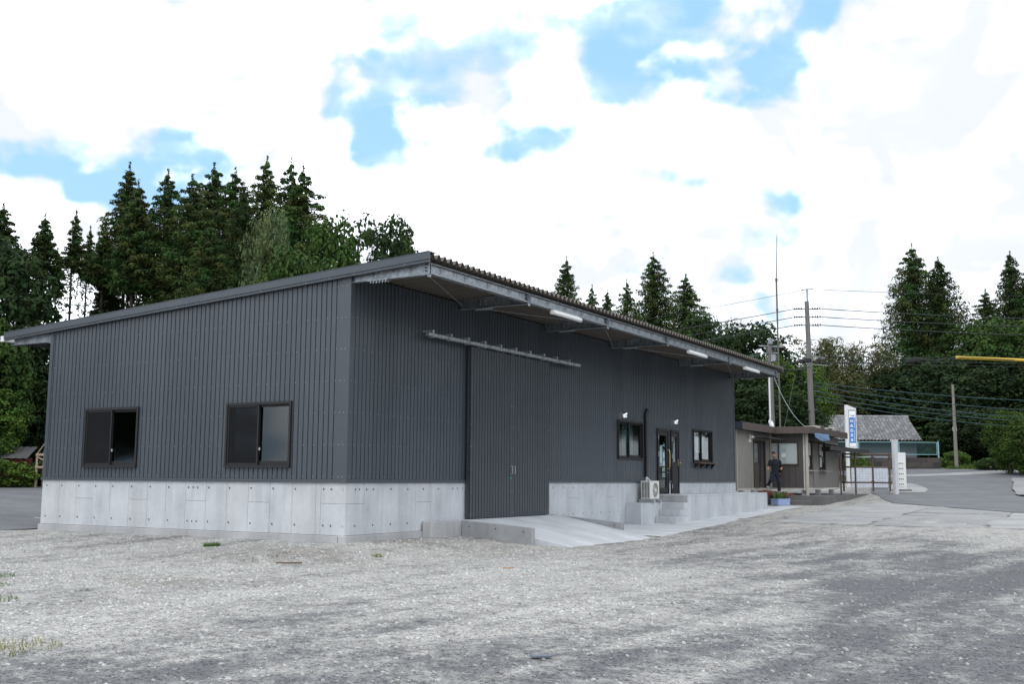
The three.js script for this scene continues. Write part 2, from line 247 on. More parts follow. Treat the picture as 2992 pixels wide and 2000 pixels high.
structure('asphalt_lot', drape([[-60, -11.4], [-8, -11.0], [-3, -10.7], [-0.3, -9.35], [24, -9.35], [24, -26], [16, -30], [9, -31], [-60, -32]], 2, 0.02), M.asphalt, 'asphalt lot behind the warehouse');
structure('worn_strip', drape(wavy([[51.2, -0.6], [52.6, -0.8], [56.5, 3.2], [62.5, 7.4], [66, 9.6], [64, 11], [58, 7.6], [54.2, 4.2]], 0.5, 0.8, 21), 1.2, 0.03), M.slab[2], 'pale worn strip across the crest of the drive');
structure('kerb_apron', drape(wavy([[38.7, 3.0], [44.6, 1.9], [46.2, 2.6], [42.5, 4.2], [39.6, 4.6]], 0.4, 0.6, 31), 1, 0.034), M.slab[0], 'pale broken concrete at the gate post');
structure('road_bank', drape(wavy([[37.5, 8.9], [43.2, 8.1], [50.5, 7.5], [52, 12], [37, 13]], 0.5, 0.7, 41), 1, 0.09, 0.14), M.slab[1], 'rough concrete bank at the right edge of the drive');
{ // old concrete slabs between the gravel and the drive
  const r = rng(77), pav = structure('concrete_pavement', drape(wavy([[23.5, 3.6], [31.2, 3.6], [24.6, 9.2], [21.4, 11.2]], 0.8, 0.7, 4), 2, 0.001), M.oldConcrete, 'worn concrete slabs in front of the office');
  const line = p => (p[0] - 31.9) * (9.8 - 4.4) - (p[1] - 4.4) * (25.4 - 31.9) < -0.6;      // stops short of the asphalt
  const cut = (a, b) => { const f = p => (p[0] - 31.9) * 5.4 + (p[1] - 4.4) * 6.5 + 0.6, t = f(a) / (f(a) - f(b)); return [lerp(a[0], b[0], t), lerp(a[1], b[1], t)]; };
  const xs = [16.4, 20.2, 23.9, 27.6, 32.2], zs = [3.3, 6.5, 9.7, 12.9]; let k = 0;
  for (let i = 0; i < 4; i++) for (let j = 0; j < 3; j++) {
    let q = [[xs[i] + 0.02, zs[j] + 0.02], [xs[i + 1] - 0.02, zs[j] + 0.02], [xs[i + 1] - 0.02, zs[j + 1] - 0.02], [xs[i] + 0.02, zs[j + 1] - 0.02]];
    q = clipPoly(q, line, cut); if (q.length < 3) continue;
    if (i < 2) q = wavy(q, 1.3 - 0.6 * i, 0.45, 9 + j);
    part('concrete_slab', drape(q, 1.5, 0.008 + 0.004 * r()), M.slab[k++ % 3], pav);
  }
}
{ // loose stones
  const g = new THREE.IcosahedronGeometry(1, 0), p = g.attributes.position; for (let i = 0; i < p.count; i++) { const s = 0.8 + 0.4 * n3(p.getX(i) * 3 + 5, p.getY(i) * 3, p.getZ(i) * 3); p.setXYZ(i, p.getX(i) * s * 1.2, p.getY(i) * s * 0.7, p.getZ(i) * s); } g.computeVertexNormals();
  const N = 110000, m = new THREE.InstancedMesh(g, std(1, 1, 1, 0.95), N), r = rng(90), q = new THREE.Object3D(), c = new THREE.Color(); let k = 0;
  while (k < N) {
    const x = -13.5 + 27 * Math.pow(r(), 1.35), z = -8 + 22 * r();
    if (x > -0.3 && z < 0.25 && z > -9.4) continue; if (x > 3.7 && x < 9 && z < 3.3 && z > -0.1) continue; if (x > 8 && z < 2.6) continue;
    const pl = paleness(x, z), d = r(); if (d > 0.12 + 0.95 * pl * pl) continue;
    const s = 0.005 + 0.022 * Math.pow(r(), 6);
    q.position.set(x, ground(x, z) + (fbm2(x * 0.9 + 9, z * 0.9, 3) - 0.5) * 0.05 + (fbm2(x * 4, z * 4 + 3, 2) - 0.5) * 0.016 + s * 0.25, z); q.rotation.set(r() * 0.6, r() * 6.3, r() * 0.6); q.scale.setScalar(s); q.updateMatrix(); m.setMatrixAt(k, q.matrix);
    const t = (0.27 + 0.24 * r()) * (0.6 + 0.5 * pl), w = r() < 0.12 ? 0.93 : 1; m.setColorAt(k, c.setRGB(t, t * (w + 1) / 2, t * w * 0.97)); k++;
  }
  m.name = 'gravel'; m.castShadow = m.receiveShadow = true; scene.add(m); tag(m, 'loose grey crushed stone scattered over the yard', 'gravel', null, 'stuff');
}
// ---------------------------------------------------------------- the warehouse
const L = 24.04, WID = 9.16, SILL = 1.22, SLOPE = 0.0627;
const roofY = z => 5.617 + SLOPE * (z - 1.94);                        // top line of the gable trim
const wh = thing('warehouse', 'large charcoal ribbed-metal warehouse with a sloping roof on a pale concrete base', 'warehouse');
const endWins = [[-3.24, -1.468, 1.49, 2.818], [-7.734, -5.977, 1.49, 2.818]];   // u0, u1, y0, y1 along z
const frontWins = [[12.96, 14.85, 1.90, 3.05], [19.40, 21.35, 1.89, 3.04]];
const doorHoles = [[16.05, 17.0, 0.8, 2.94], [17.24, 17.95, 0.8, 2.94]];
const rect = ([a, b, c, d], g = 0) => [[a + g, c + g], [a + g, d - g], [b - g, d - g], [b - g, c + g]];
{ // inner walls, so that daylight enters only by the openings
  part('wall_core', [
    extrude([[0.05, 0], [L - 0.05, 0], [L - 0.05, 5.36], [0.05, 5.36]], 0.1, { holes: [...frontWins, ...doorHoles].map(w => rect(w, 0.01)) }).translate(0, 0, -0.14),
    extrude([[-WID + 0.05, 0], [-0.15, 0], [-0.15, roofY(0) - 0.16], [-WID + 0.05, roofY(-WID) - 0.16]], 0.1, { holes: endWins.map(w => rect(w, 0.01)) }).rotateY(-Math.PI / 2).translate(0.14, 0, 0),
    box(0.05, L - 0.02, 0, roofY(-WID) - 0.16, -WID + 0.02, -WID + 0.12), extrude([[-WID + 0.13, 0], [-0.15, 0], [-0.15, roofY(0) - 0.16], [-WID + 0.13, roofY(-WID) - 0.16]], 0.1).rotateY(-Math.PI / 2).translate(L - 0.03, 0, 0)
  ], M.core, wh);
  part('floor', box(0.15, L - 0.14, 0.6, 0.78, -WID + 0.13, -0.15), M.floorIn, wh);
}
const PITCH = 0.131;
function sheet(u0, u1, yb, yt, holes, phase = 0) {                    // grooved metal sheet in u (right), y, n (out)
  const pts = []; const put = (u, n) => { if (u > u0 - 1e-6 && u < u1 + 1e-6) pts.push([u, n]); };
  pts.push([u0, 0]);
  for (let i = Math.floor((u0 - phase) / PITCH); i * PITCH + phase <= u1; i++) { const c = i * PITCH + phase; for (const [d, n] of [[0, 0], [0.004, -0.02], [0.022, -0.02], [0.026, 0]]) if (c + d > u0 + 0.001 && c + d < u1 - 0.001) put(c + d, n); }
  pts.push([u1, 0]);
  for (const h of holes) for (const u of [h[0], h[1]]) if (u > u0 && u < u1) { const i = pts.findIndex(p => p[0] > u); if (i > 0) { const a = pts[i - 1], b = pts[i], t = (u - a[0]) / (b[0] - a[0] || 1); pts.splice(i, 0, [u, lerp(a[1], b[1], t)]); } }
  const q = [];
  for (let i = 1; i < pts.length; i++) {
    const [a, na] = pts[i - 1], [b, nb] = pts[i], mid = (a + b) / 2; if (b - a < 1e-5) continue;
    const bands = []; let lo = yb;
    for (const h of holes.filter(h => mid > h[0] && mid < h[1]).sort((p, s) => p[2] - s[2])) { if (h[2] > lo) bands.push([lo, h[2], lo, h[2]]); lo = h[3]; }
    bands.push([lo, yt(a), lo, yt(b)]);
    for (const [y0, y1, y2, y3] of bands) q.push([[a, y0, na], [b, y2, nb], [b, y3, nb], [a, y1, na]]);
    q.push([[a, yb, na], [a, yb, -0.03], [b, yb, -0.03], [b, yb, nb]]);
  }
  return quads(q);
}
function sheets(u0, u1, yb, yt, holes, phase, mat, parent) {            // a sheet that a window or door cuts becomes pieces
  const cuts = [u0, ...holes.flatMap(h => [h[0], h[1]]).filter(u => u > u0 + 0.02 && u < u1 - 0.02).sort((a, b) => a - b), u1];
  for (let i = 1; i < cuts.length; i++) {
    const a = cuts[i - 1], b = cuts[i], m = (a + b) / 2, h = holes.find(h => m > h[0] && m < h[1]);
    if (!h) { part('cladding_sheet', sheet(a, b, yb, yt, [], phase), mat, parent); continue; }
    if (h[2] > yb + 0.02) part('cladding_sheet', sheet(a, b, yb, () => h[2], [], phase), mat, parent);
    part('cladding_sheet', sheet(a, b, h[3], yt, [], phase), mat, parent);
  }
}
{ // cladding, sheet by sheet
  const r = rng(3);
  const endBack = part('end_wall', box(-WID + 0.05, -WID + 0.2, SILL, 4.6, -0.06, -0.04), M.core, wh); endBack.rotation.y = -Math.PI / 2;
  const top = u => roofY(u) - 0.1;
  for (let u = -WID; u < -0.05; u += 6 * PITCH) sheets(u, Math.min(0, u + 6 * PITCH - 0.0006), SILL + 0.02, top, endWins, 0.02, M.clad[Math.floor(r() * 3)], endBack);
  const frontBack = part('front_wall', box(0.2, 0.4, SILL, 4.6, -0.06, -0.04), M.core, wh);
  for (let u = 0; u < L - 0.05; u += 6 * PITCH) sheets(u, Math.min(L, u + 6 * PITCH - 0.0006), SILL + 0.02, () => 5.36, [...frontWins, ...doorHoles], 0.03, M.clad[Math.floor(r() * 3)], frontBack);
  part('side_wall', sheet(0, WID, SILL + 0.02, u => roofY(-u) - 0.1, []).rotateY(Math.PI / 2).translate(L, 0, 0), M.clad[0], wh);
  part('rear_wall', sheet(0, L, SILL + 0.02, () => roofY(-WID) - 0.1, []).rotateY(Math.PI).translate(L, 0, -WID), M.clad[0], wh);
  // corner and base flashings
  part('corner_trim', [box(-0.016, 0.10, SILL + 0.02, 5.33, 0.004, 0.014), box(-0.016, -0.004, SILL + 0.02, roofY(0) - 0.12, -0.235, 0.004), box(-0.016, 0.1, SILL + 0.012, SILL + 0.02, -0.1, 0.014)], M.trim, wh);
  part('corner_trim', [box(L - 0.1, L + 0.014, SILL + 0.02, 5.33, 0.004, 0.014), box(L + 0.004, L + 0.014, SILL + 0.02, 5.33, -0.1, 0.004)], M.trim, wh);
  part('corner_trim', [box(-0.014, -0.004, SILL + 0.02, roofY(-WID) - 0.12, -WID - 0.012, -WID + 0.1)], M.trim, wh);
  part('base_flashing', [box(-0.045, 0, SILL - 0.045, SILL + 0.012, -WID - 0.03, 0.045), box(-0.03, 0, SILL + 0.012, SILL + 0.02, -WID - 0.03, 0.03)], M.trim, wh);
  for (const [a, b] of [[0.001, 4.46], [8.46, 16.03], [17.01, 17.23], [17.96, L]]) part('base_flashing', [box(a, b, SILL - 0.045, SILL + 0.012, 0, 0.045), box(a, b, SILL + 0.012, SILL + 0.02, 0, 0.03)], M.trim, wh);
  // screw heads in rows
  const s = [], oct = new THREE.OctahedronGeometry(0.009, 0).scale(1, 1, 0.5), inside = (u, y, hs) => hs.some(h => u > h[0] - 0.05 && u < h[1] + 0.05 && y > h[2] - 0.05 && y < h[3] + 0.05);
  for (let i = -69; i < -1; i += 2) for (let k = 0; k < 7; k++) { const u = i * PITCH + 0.055, y = SILL + 0.07 + k * 0.64; if (y < top(u) - 0.12 && !inside(u, y, endWins)) s.push(oct.clone().rotateY(-Math.PI / 2).translate(-0.004, y, u)); }
  for (let i = 1; i < 182; i += 2) for (let k = 0; k < 7; k++) { const u = i * PITCH + 0.065, y = SILL + 0.07 + k * 0.64; if (y < 5.1 && !inside(u, y, [...frontWins, ...doorHoles, [4.3, 8.4, 0, 4.4]])) s.push(oct.clone().translate(u, y, 0.004)); }
  for (let k = 0; k < 7; k++) { const y = SILL + 0.07 + k * 0.64; s.push(oct.clone().rotateY(-Math.PI / 2).translate(-0.018, y, -0.1), oct.clone().rotateY(-Math.PI / 2).translate(-0.018, y, -0.2), oct.clone().translate(0.06, y, 0.018)); }
  for (let z = -10.4; z < 1.9; z += 0.62) s.push(oct.clone().rotateY(-Math.PI / 2).translate(-0.112, roofY(z) - 0.175, z));
  const sc = part('screw_heads', s, M.screw, wh); sc.userData.kind = 'stuff';
}
{ // concrete base, formwork panel by panel, with tie holes
  const r = rng(9);
  const base = part('concrete_base', [box(-0.005, 4.4, 0.1, SILL - 0.01, -0.2, -0.03), box(8.5, 16.03, -0.2, SILL - 0.01, -0.2, -0.03), box(17.02, 17.22, -0.2, SILL - 0.01, -0.2, -0.03), box(17.97, L - 0.01, -0.2, SILL - 0.01, -0.2, -0.03), box(-0.005 + 0.035, 0.15, 0.1, SILL - 0.01, -WID, -0.21), box(0.15, L - 0.02, -0.2, SILL - 0.01, -WID, -WID + 0.015), box(L - 0.14, L - 0.012, -0.2, SILL - 0.01, -WID + 0.02, -0.21)], M.footing, wh);
  const slab = (u0, u1, y0, y1, holes, place) => { const g = 0.0025, hs = holes.filter(h => h[0] > u0 + 0.05 && h[0] < u1 - 0.05 && h[1] > y0 + 0.05 && h[1] < y1 - 0.05).map(h => circle(h[0], h[1], 0.026)); part('concrete_panel', place(extrude([[u0 + g, y0 + g], [u1 - g, y0 + g], [u1 - g, y1 - g], [u0 + g, y1 - g]], 0.038, { holes: hs, bevel: 0.004 })), M.concrete[Math.floor(r() * 4)], base); };
  const onEnd = g => g.translate(0, 0, -0.034).rotateY(-Math.PI / 2), onFront = g => g.translate(0, 0, -0.034);
  const zs = [0, 0.626, 0.757, 1.37, 1.967, 2.569, 3.178, 3.78, 4.385, 4.986, 5.566, 6.168, 6.781, 7.358, 7.943, 8.544, WID + 0.004], split = new Set([0, 4, 7, 10, 13]);
  const eh = []; for (const z of [0.07, 0.36, 0.56, ...zs.slice(3, 16).map(z => z - 0.075), 4.17, 4.04, 9.0]) eh.push([-z, 1.04], [-z, 0.32]);
  for (let i = 0; i + 1 < zs.length; i++) { const cutY = split.has(i) ? 0.76 : 0; if (cutY) { slab(-zs[i + 1], -zs[i], 0.14, cutY, eh, onEnd); slab(-zs[i + 1], -zs[i], cutY, SILL, eh, onEnd); } else slab(-zs[i + 1], -zs[i], 0.14, SILL, eh, onEnd); }
  const runs = [[0, 0.58, 1.19, 1.79, 2.38, 2.96, 3.74, 4.42], [8.45, 9.05, 9.66, 10.26, 10.86, 11.46, 12.06, 12.66, 13.26, 13.86, 14.46, 15.06, 16.03], [17.02, 17.22], [17.97, 18.6, 19.2, 19.8, 20.4, 21.0, 21.6, 22.2, 22.8, 23.4, L + 0.004]];
  const fh = []; for (const run of runs) for (const x of run) fh.push([x + 0.3, 1.04], [x + 0.3, 0.32]); fh.push([0.42, 1.04], [0.66, 1.04], [4.28, 1.04], [3.86, 1.04]);
  runs.forEach((run, n) => { for (let i = 0; i + 1 < run.length; i++) { const cutY = (n === 0 && (i === 0 || i === 4)) || (n === 1 && i % 4 === 2) ? 0.76 : 0, y0 = n === 0 ? 0.14 : n === 1 ? -0.15 : 0.72; if (cutY) { slab(run[i] + (n + i ? 0 : 0.006), run[i + 1], y0, cutY, fh, onFront); slab(run[i] + (n + i ? 0 : 0.006), run[i + 1], cutY, SILL, fh, onFront); } else slab(run[i], run[i + 1], y0, SILL, fh, onFront); } });
  part('footing', [rbox(-0.045, 4.3, -0.4, 0.136, -0.14, 0.045), rbox(-0.045, 0.12, -0.4, 0.136, -WID - 0.04, -0.15)], M.footing, wh);
}
// ---------------------------------------------------------------- roof, eaves steel
{
  const hi = roofY, r = rng(12), P = 0.215, N = 3, roof = part('roof', [box(-0.02, L + 0.02, 0, 0.02, -0.02, 0.02).translate(0, hi(-4) - 0.22, -4), box(-0.02, L + 0.02, 0, 0.02, -0.02, 0.02).translate(0, hi(-7.5) - 0.22, -7.5)], M.galv, wh);
  const z0 = 1.94, z1 = -10.82;
  for (let s = 0; s < 38; s++) {                                       // folded roof sheets
    const x0 = -0.06 + s * P * N, q = [], prof = [];
    for (let k = 0; k < N; k++) for (const [d, y] of [[0, 0], [0.035, 0], [0.095, 0.095], [0.135, 0.095], [0.195, 0]]) prof.push([x0 + k * P + d, y]);
    prof.push([x0 + N * P - 0.001, 0]);
    const y = (z, h, t) => hi(z) - 0.105 + h + t;
    for (let i = 1; i < prof.length; i++) { const [a, ha] = prof[i - 1], [b, hb] = prof[i]; if (b > L + 0.1) break; for (const t of [0, 0.007]) q.push([[a, y(z0, ha, t), z0], [b, y(z0, hb, t), z0], [b, y(z1, hb, t), z1], [a, y(z1, ha, t), z1]]); q.push([[a, y(z0, ha, 0), z0], [b, y(z0, hb, 0), z0], [b, y(z0, hb, 0.007), z0], [a, y(z0, ha, 0.007), z0]]); }
    if (q.length) part('roof_sheet', quads(q), M.roof, roof);
  }
  const fasciaProfile = (x0, x1, a, b, za, zb) => { const c = [[x0, hi(za) - b, za], [x1, hi(za) - b, za], [x1, hi(za) - a, za], [x0, hi(za) - a, za]], d = [[x0, hi(zb) - b, zb], [x1, hi(zb) - b, zb], [x1, hi(zb) - a, zb], [x0, hi(zb) - a, zb]]; return quads([[c[0], c[1], c[2], c[3]], [d[3], d[2], d[1], d[0]], ...[0, 1, 2, 3].map(i => [c[i], d[i], d[(i + 1) % 4], c[(i + 1) % 4]])]); };
  for (const [a, b] of [[1.952, -1.2], [-1.203, -4.4], [-4.403, -7.6], [-7.603, -10.84]]) part('gable_fascia', fasciaProfile(-0.125, -0.06, 0, 0.148, a, b), M.trim, wh);
  part('gable_fascia_strip', fasciaProfile(-0.108, -0.03, 0.152, 0.2, 1.94, -10.83), M.trim, wh);
  part('gable_cap', fasciaProfile(-0.132, 0.12, -0.008, 0.004, 1.955, -10.845), M.trim, wh);
  part('gable_fascia', fasciaProfile(L + 0.09, L + 0.15, 0, 0.2, 1.952, -10.84), M.roof, wh);
  // front edge beam: galvanised channel with lips, in lengths between the brackets
  const xs = [0.06, 4.05, 8.28, 12.45, 18.1, 23.62];
  const chan = (x0, x1) => [box(x0, x1, 5.235, 5.425, 1.79, 1.80), box(x0, x1, 5.225, 5.235, 1.72, 1.86), box(x0, x1, 5.425, 5.435, 1.72, 1.86), box(x0, x1, 5.235, 5.25, 1.852, 1.86)];
  for (let i = 0; i + 1 < xs.length; i++) part('eave_beam', chan(xs[i] + 0.035, xs[i + 1] - 0.035), M.galv, wh);
  for (const x of xs) {
    const ib = part('eave_bracket', [box(x - 0.006, x + 0.006, 5.20, 5.43, 0.02, 1.83), box(x - 0.065, x + 0.065, 5.19, 5.2, 0.02, 1.86), box(x - 0.065, x + 0.065, 5.43, 5.438, 0.02, 1.7)], M.galv, wh); // a small fall to the wall follows the roof
    part('splice_plate', [box(x - 0.012, x + 0.012, 5.24, 5.39, 0.52, 0.8), box(x - 0.07, x + 0.07, 5.176, 5.19, 0.42, 0.9)], M.galv, ib);
    const bolts = []; for (let k = 0; k < 6; k++) for (const s of [-0.04, 0.04]) bolts.push(cyl(0.014, 0.014, 0.035, x + s, 5.142, 0.47 + k * 0.075, 6)); for (const z of [0.58, 0.72]) for (const y of [5.28, 5.35]) bolts.push(new THREE.CylinderGeometry(0.02, 0.02, 0.05, 6).rotateZ(Math.PI / 2).translate(x, y, z));
    part('bolt_row', bolts, M.screw, ib).userData.kind = 'stuff';
    part('end_cleat', [box(x - 0.032, x - 0.022, 5.21, 5.43, 1.8, 1.88), box(x + 0.022, x + 0.032, 5.21, 5.43, 1.8, 1.88), box(x - 0.05, x + 0.05, 5.15, 5.21, 1.845, 1.862)], M.galv, ib);
    const eb = []; for (const s of [-0.06, 0.06]) for (const y of [5.27, 5.33, 5.39]) eb.push(new THREE.CylinderGeometry(0.016, 0.016, 0.03, 6).rotateX(Math.PI / 2).translate(x + s, y, 1.812)); part('bolt_row', eb, M.rubber, ib).userData.kind = 'stuff';
  }
  for (let i = 0; i + 1 < xs.length; i++) { const flip = i % 2; part('brace_rod', bar(V3(xs[i] + 0.05, 5.27, flip ? 0.12 : 1.7), V3(xs[i + 1] - 0.05, 5.27, flip ? 1.7 : 0.12), 0.009), M.galv, wh); }
  for (const [a, b] of [[5.15, 6.62], [14.1, 15.65], [19.6, 21.2]]) {
    const t = part('tube_light', [new THREE.CapsuleGeometry(0.05, b - a - 0.2, 4, 12).rotateZ(Math.PI / 2).translate((a + b) / 2, 5.16, 1.87), box(a + 0.1, b - 0.1, 5.205, 5.224, 1.84, 1.9)], M.white, wh);
    for (const x of [a + 0.03, b - 0.03]) part('end_cap', new THREE.CylinderGeometry(0.055, 0.055, 0.1, 12).rotateZ(Math.PI / 2).translate(x, 5.16, 1.87), M.plastic, t);
  }
  // rear eave: brackets, beam and gutter
  for (const x of [0.06, 8, 16, 23.6]) part('eave_bracket', [box(x - 0.006, x + 0.006, 4.52, 4.68, -10.66, -WID - 0.02), box(x - 0.06, x + 0.06, 4.51, 4.52, -10.68, -WID - 0.02), box(x - 0.06, x + 0.06, 4.68, 4.688, -10.6, -WID - 0.02), box(x - 0.012, x + 0.012, 4.56, 4.66, -9.9, -9.6)], M.galv, wh);
  part('eave_beam', [box(0.1, 23.6, 4.53, 4.68, -10.66, -10.65)], M.galv, wh);
  part('gutter', [box(-0.1, L + 0.1, 4.60, 4.612, -10.98, -10.85), box(-0.1, L + 0.1, 4.612, 4.74, -10.98, -10.972), box(-0.108, -0.1, 4.6, 4.74, -10.98, -10.85)], M.white, wh);
}
// ---------------------------------------------------------------- windows, doors, fittings
function placeOn(o, wall) { if (wall === 'end') o.rotation.y = -Math.PI / 2; return o; }
function slidingWindow(wall, [u0, u1, y0, y1], style, label) {
  const w = placeOn(part('window', [box(u0 - 0.02, u1 + 0.02, y1 - 0.035, y1 + 0.02, -0.12, 0.045), box(u0 - 0.02, u1 + 0.02, y0 - 0.02, y0 + 0.035, -0.12, 0.055), box(u0 - 0.02, u0 + 0.03, y0 + 0.035, y1 - 0.035, -0.12, 0.045), box(u1 - 0.03, u1 + 0.02, y0 + 0.035, y1 - 0.035, -0.12, 0.045)], M.frame, wh), wall);
  w.userData.label = label;
  const mid = (u0 + u1) / 2, sash = (a, b, n, low) => [box(a, b, y1 - 0.085, y1 - 0.038, n - 0.02, n + 0.01), box(a, b, y0 + 0.037, y0 + low, n - 0.02, n + 0.01), box(a, a + 0.045, y0 + low, y1 - 0.085, n - 0.02, n + 0.01), box(b - 0.045, b, y0 + low, y1 - 0.085, n - 0.02, n + 0.01)];
  part('sash', sash(u0 + 0.032, mid + 0.03, -0.072, 0.09), M.frame, w); part('sash', sash(mid - 0.03, u1 - 0.032, -0.032, 0.12), M.frame, w);
  mesh('pane', joined(box(u0 + 0.08, mid - 0.018, y0 + 0.09, y1 - 0.085, -0.08, -0.078)), style.left, w);
  mesh('pane', joined(box(mid + 0.018, u1 - 0.08, y0 + 0.12, y1 - 0.085, -0.04, -0.038)), style.right, w);
  if (style.screen) {
    const s = part('insect_screen', [box(u0 + 0.035, mid + 0.02, y1 - 0.075, y1 - 0.04, 0.008, 0.026), box(u0 + 0.035, mid + 0.02, y0 + 0.04, y0 + 0.075, 0.008, 0.026), box(u0 + 0.035, u0 + 0.07, y0 + 0.075, y1 - 0.075, 0.008, 0.026), box(mid - 0.015, mid + 0.02, y0 + 0.075, y1 - 0.075, 0.008, 0.026)], M.frame, w);
    const g = [], a = u0 + 0.07, b = mid - 0.015, c = y0 + 0.075, d = y1 - 0.075; for (let x = a; x < b; x += 0.008) g.push(new THREE.PlaneGeometry(0.0042, d - c).translate(x, (c + d) / 2, 0.016)); for (let y = c; y < d; y += 0.008) g.push(new THREE.PlaneGeometry(b - a, 0.0042).translate((a + b) / 2, y, 0.018));
    part('mesh_cloth', g, M.screenCloth, s).userData.kind = 'stuff';
    part('latch', rbox(mid + 0.03, mid + 0.055, y0 + 0.34, y0 + 0.4, -0.02, 0.012, 0.006), M.screw, w);
  }
  return w;
}
slidingWindow('end', endWins[0], { left: M.glass, right: M.frosted, screen: 1 }, 'black sliding window in the end wall nearer the corner');
slidingWindow('end', endWins[1], { left: M.glass, right: M.frosted, screen: 1 }, 'black sliding window in the end wall farther from the corner');
const fw1 = slidingWindow('front', frontWins[0], { left: M.frosted, right: M.frosted }, 'black front window left of the doors');
part('curtain_or_reflection', (() => { const q = []; for (let i = 0; i < 24; i++) { const a = 13.95 + i * 0.035, f = k => -0.3 + 0.03 * Math.sin(k * 2.1); q.push([[a, 1.95, f(i)], [a + 0.035, 1.95, f(i + 1)], [a + 0.035, 3.0, f(i + 1)], [a, 3.0, f(i)]]); } return quads(q); })(), M.curtain_or_reflection, fw1);
const fw2 = slidingWindow('front', frontWins[1], { left: M.glass, right: M.glass }, 'black front window right of the doors with a wooden counter');
part('curtain_or_reflection', box(20.42, 21.3, 2.25, 3.0, -0.3, -0.29), M.curtain_or_reflection, fw2);  // pale panel stands in for the bright reflection in the right pane
part('counter', [rbox(19.36, 21.45, 1.845, 1.872, 0.03, 0.26, 0.006)], M.wood, fw2); part('counter_bracket', [0, 1, 2, 3].map(k => extrude([[0, 0], [0.16, 0], [0, -0.2]], 0.02).rotateY(-Math.PI / 2).translate(19.5 + k * 0.58, 1.844, 0.02)), M.frame, fw2);
{ // the glazed entrance door and the half-glazed door next to it
  const leaf = (x0, x1, label) => { const d = part('door', [box(x0, x1, 2.86, 2.94, -0.1, 0.05), box(x0, x0 + 0.04, 0.83, 2.86, -0.1, 0.05), box(x1 - 0.04, x1, 0.83, 2.86, -0.1, 0.05), box(x0, x1, 0.8, 0.83, -0.1, 0.05)], M.frame, wh); d.userData.label = label; return d; };
  const d1 = leaf(16.05, 17.0, 'black glazed entrance door with a long brass pull handle'), a = 16.1, b = 16.95;
  part('door_leaf', [box(a, b, 2.72, 2.85, -0.02, 0.03), box(a, b, 0.84, 1.0, -0.02, 0.03), box(a, a + 0.11, 1.0, 2.72, -0.02, 0.03), box(b - 0.13, b, 1.0, 2.72, -0.02, 0.03)], M.frame, d1);
  mesh('pane', joined(box(a + 0.11, b - 0.13, 1.0, 2.72, 0.0, 0.002)), M.glass, d1);
  part('pull_handle', tube([[16.86, 2.24, 0.03], [16.86, 2.26, 0.09], [16.86, 2.18, 0.13], [16.86, 1.95, 0.135], [16.86, 1.7, 0.13], [16.86, 1.62, 0.09], [16.86, 1.64, 0.03]].map(p => V3(...p)), 0.016, 8, 40), M.gold, d1);
  for (const [x, y, w, h] of [[16.5, 1.98, 0.25, 0.2], [16.52, 1.72, 0.26, 0.18], [16.53, 1.53, 0.26, 0.16], [16.53, 1.35, 0.27, 0.16], [16.36, 1.82, 0.2, 0.6]]) part('notice', box(x, x + w, y, y + h - 0.02, -0.012, -0.009), M.paper, d1);
  part('lock', new THREE.CylinderGeometry(0.025, 0.025, 0.02, 10).rotateX(Math.PI / 2).translate(16.88, 1.5, 0.04), M.chrome, d1);
  for (const y of [2.66, 2.1]) part('hinge', box(16.06, 16.085, y - 0.07, y + 0.07, 0.05, 0.066), M.chrome, d1);
  const d2 = leaf(17.24, 17.95, 'black narrow half-glazed door beside the entrance'), c = 17.29, e = 17.9;
  part('door_leaf', [box(c, e, 2.72, 2.85, -0.02, 0.03), box(c, e, 0.84, 1.86, -0.02, 0.03), box(c, c + 0.13, 1.86, 2.72, -0.02, 0.03), box(e - 0.15, e, 1.86, 2.72, -0.02, 0.03), box(c + 0.08, e - 0.1, 0.95, 1.75, 0.03, 0.036)], M.frame, d2);
  mesh('pane', joined(box(c + 0.13, e - 0.15, 1.86, 2.72, 0.0, 0.002)), M.frosted, d2);
  part('lever_handle', [box(17.84, 17.875, 1.73, 1.95, 0.03, 0.045), bar(V3(17.857, 1.84, 0.045), V3(17.857, 1.84, 0.09), 0.012), bar(V3(17.857, 1.84, 0.09), V3(17.97, 1.83, 0.1), 0.012)], M.gold, d2);
  for (const y of [2.62, 2.05, 1.05]) part('hinge', box(17.25, 17.28, y - 0.07, y + 0.07, 0.05, 0.066), M.chrome, d2);
}
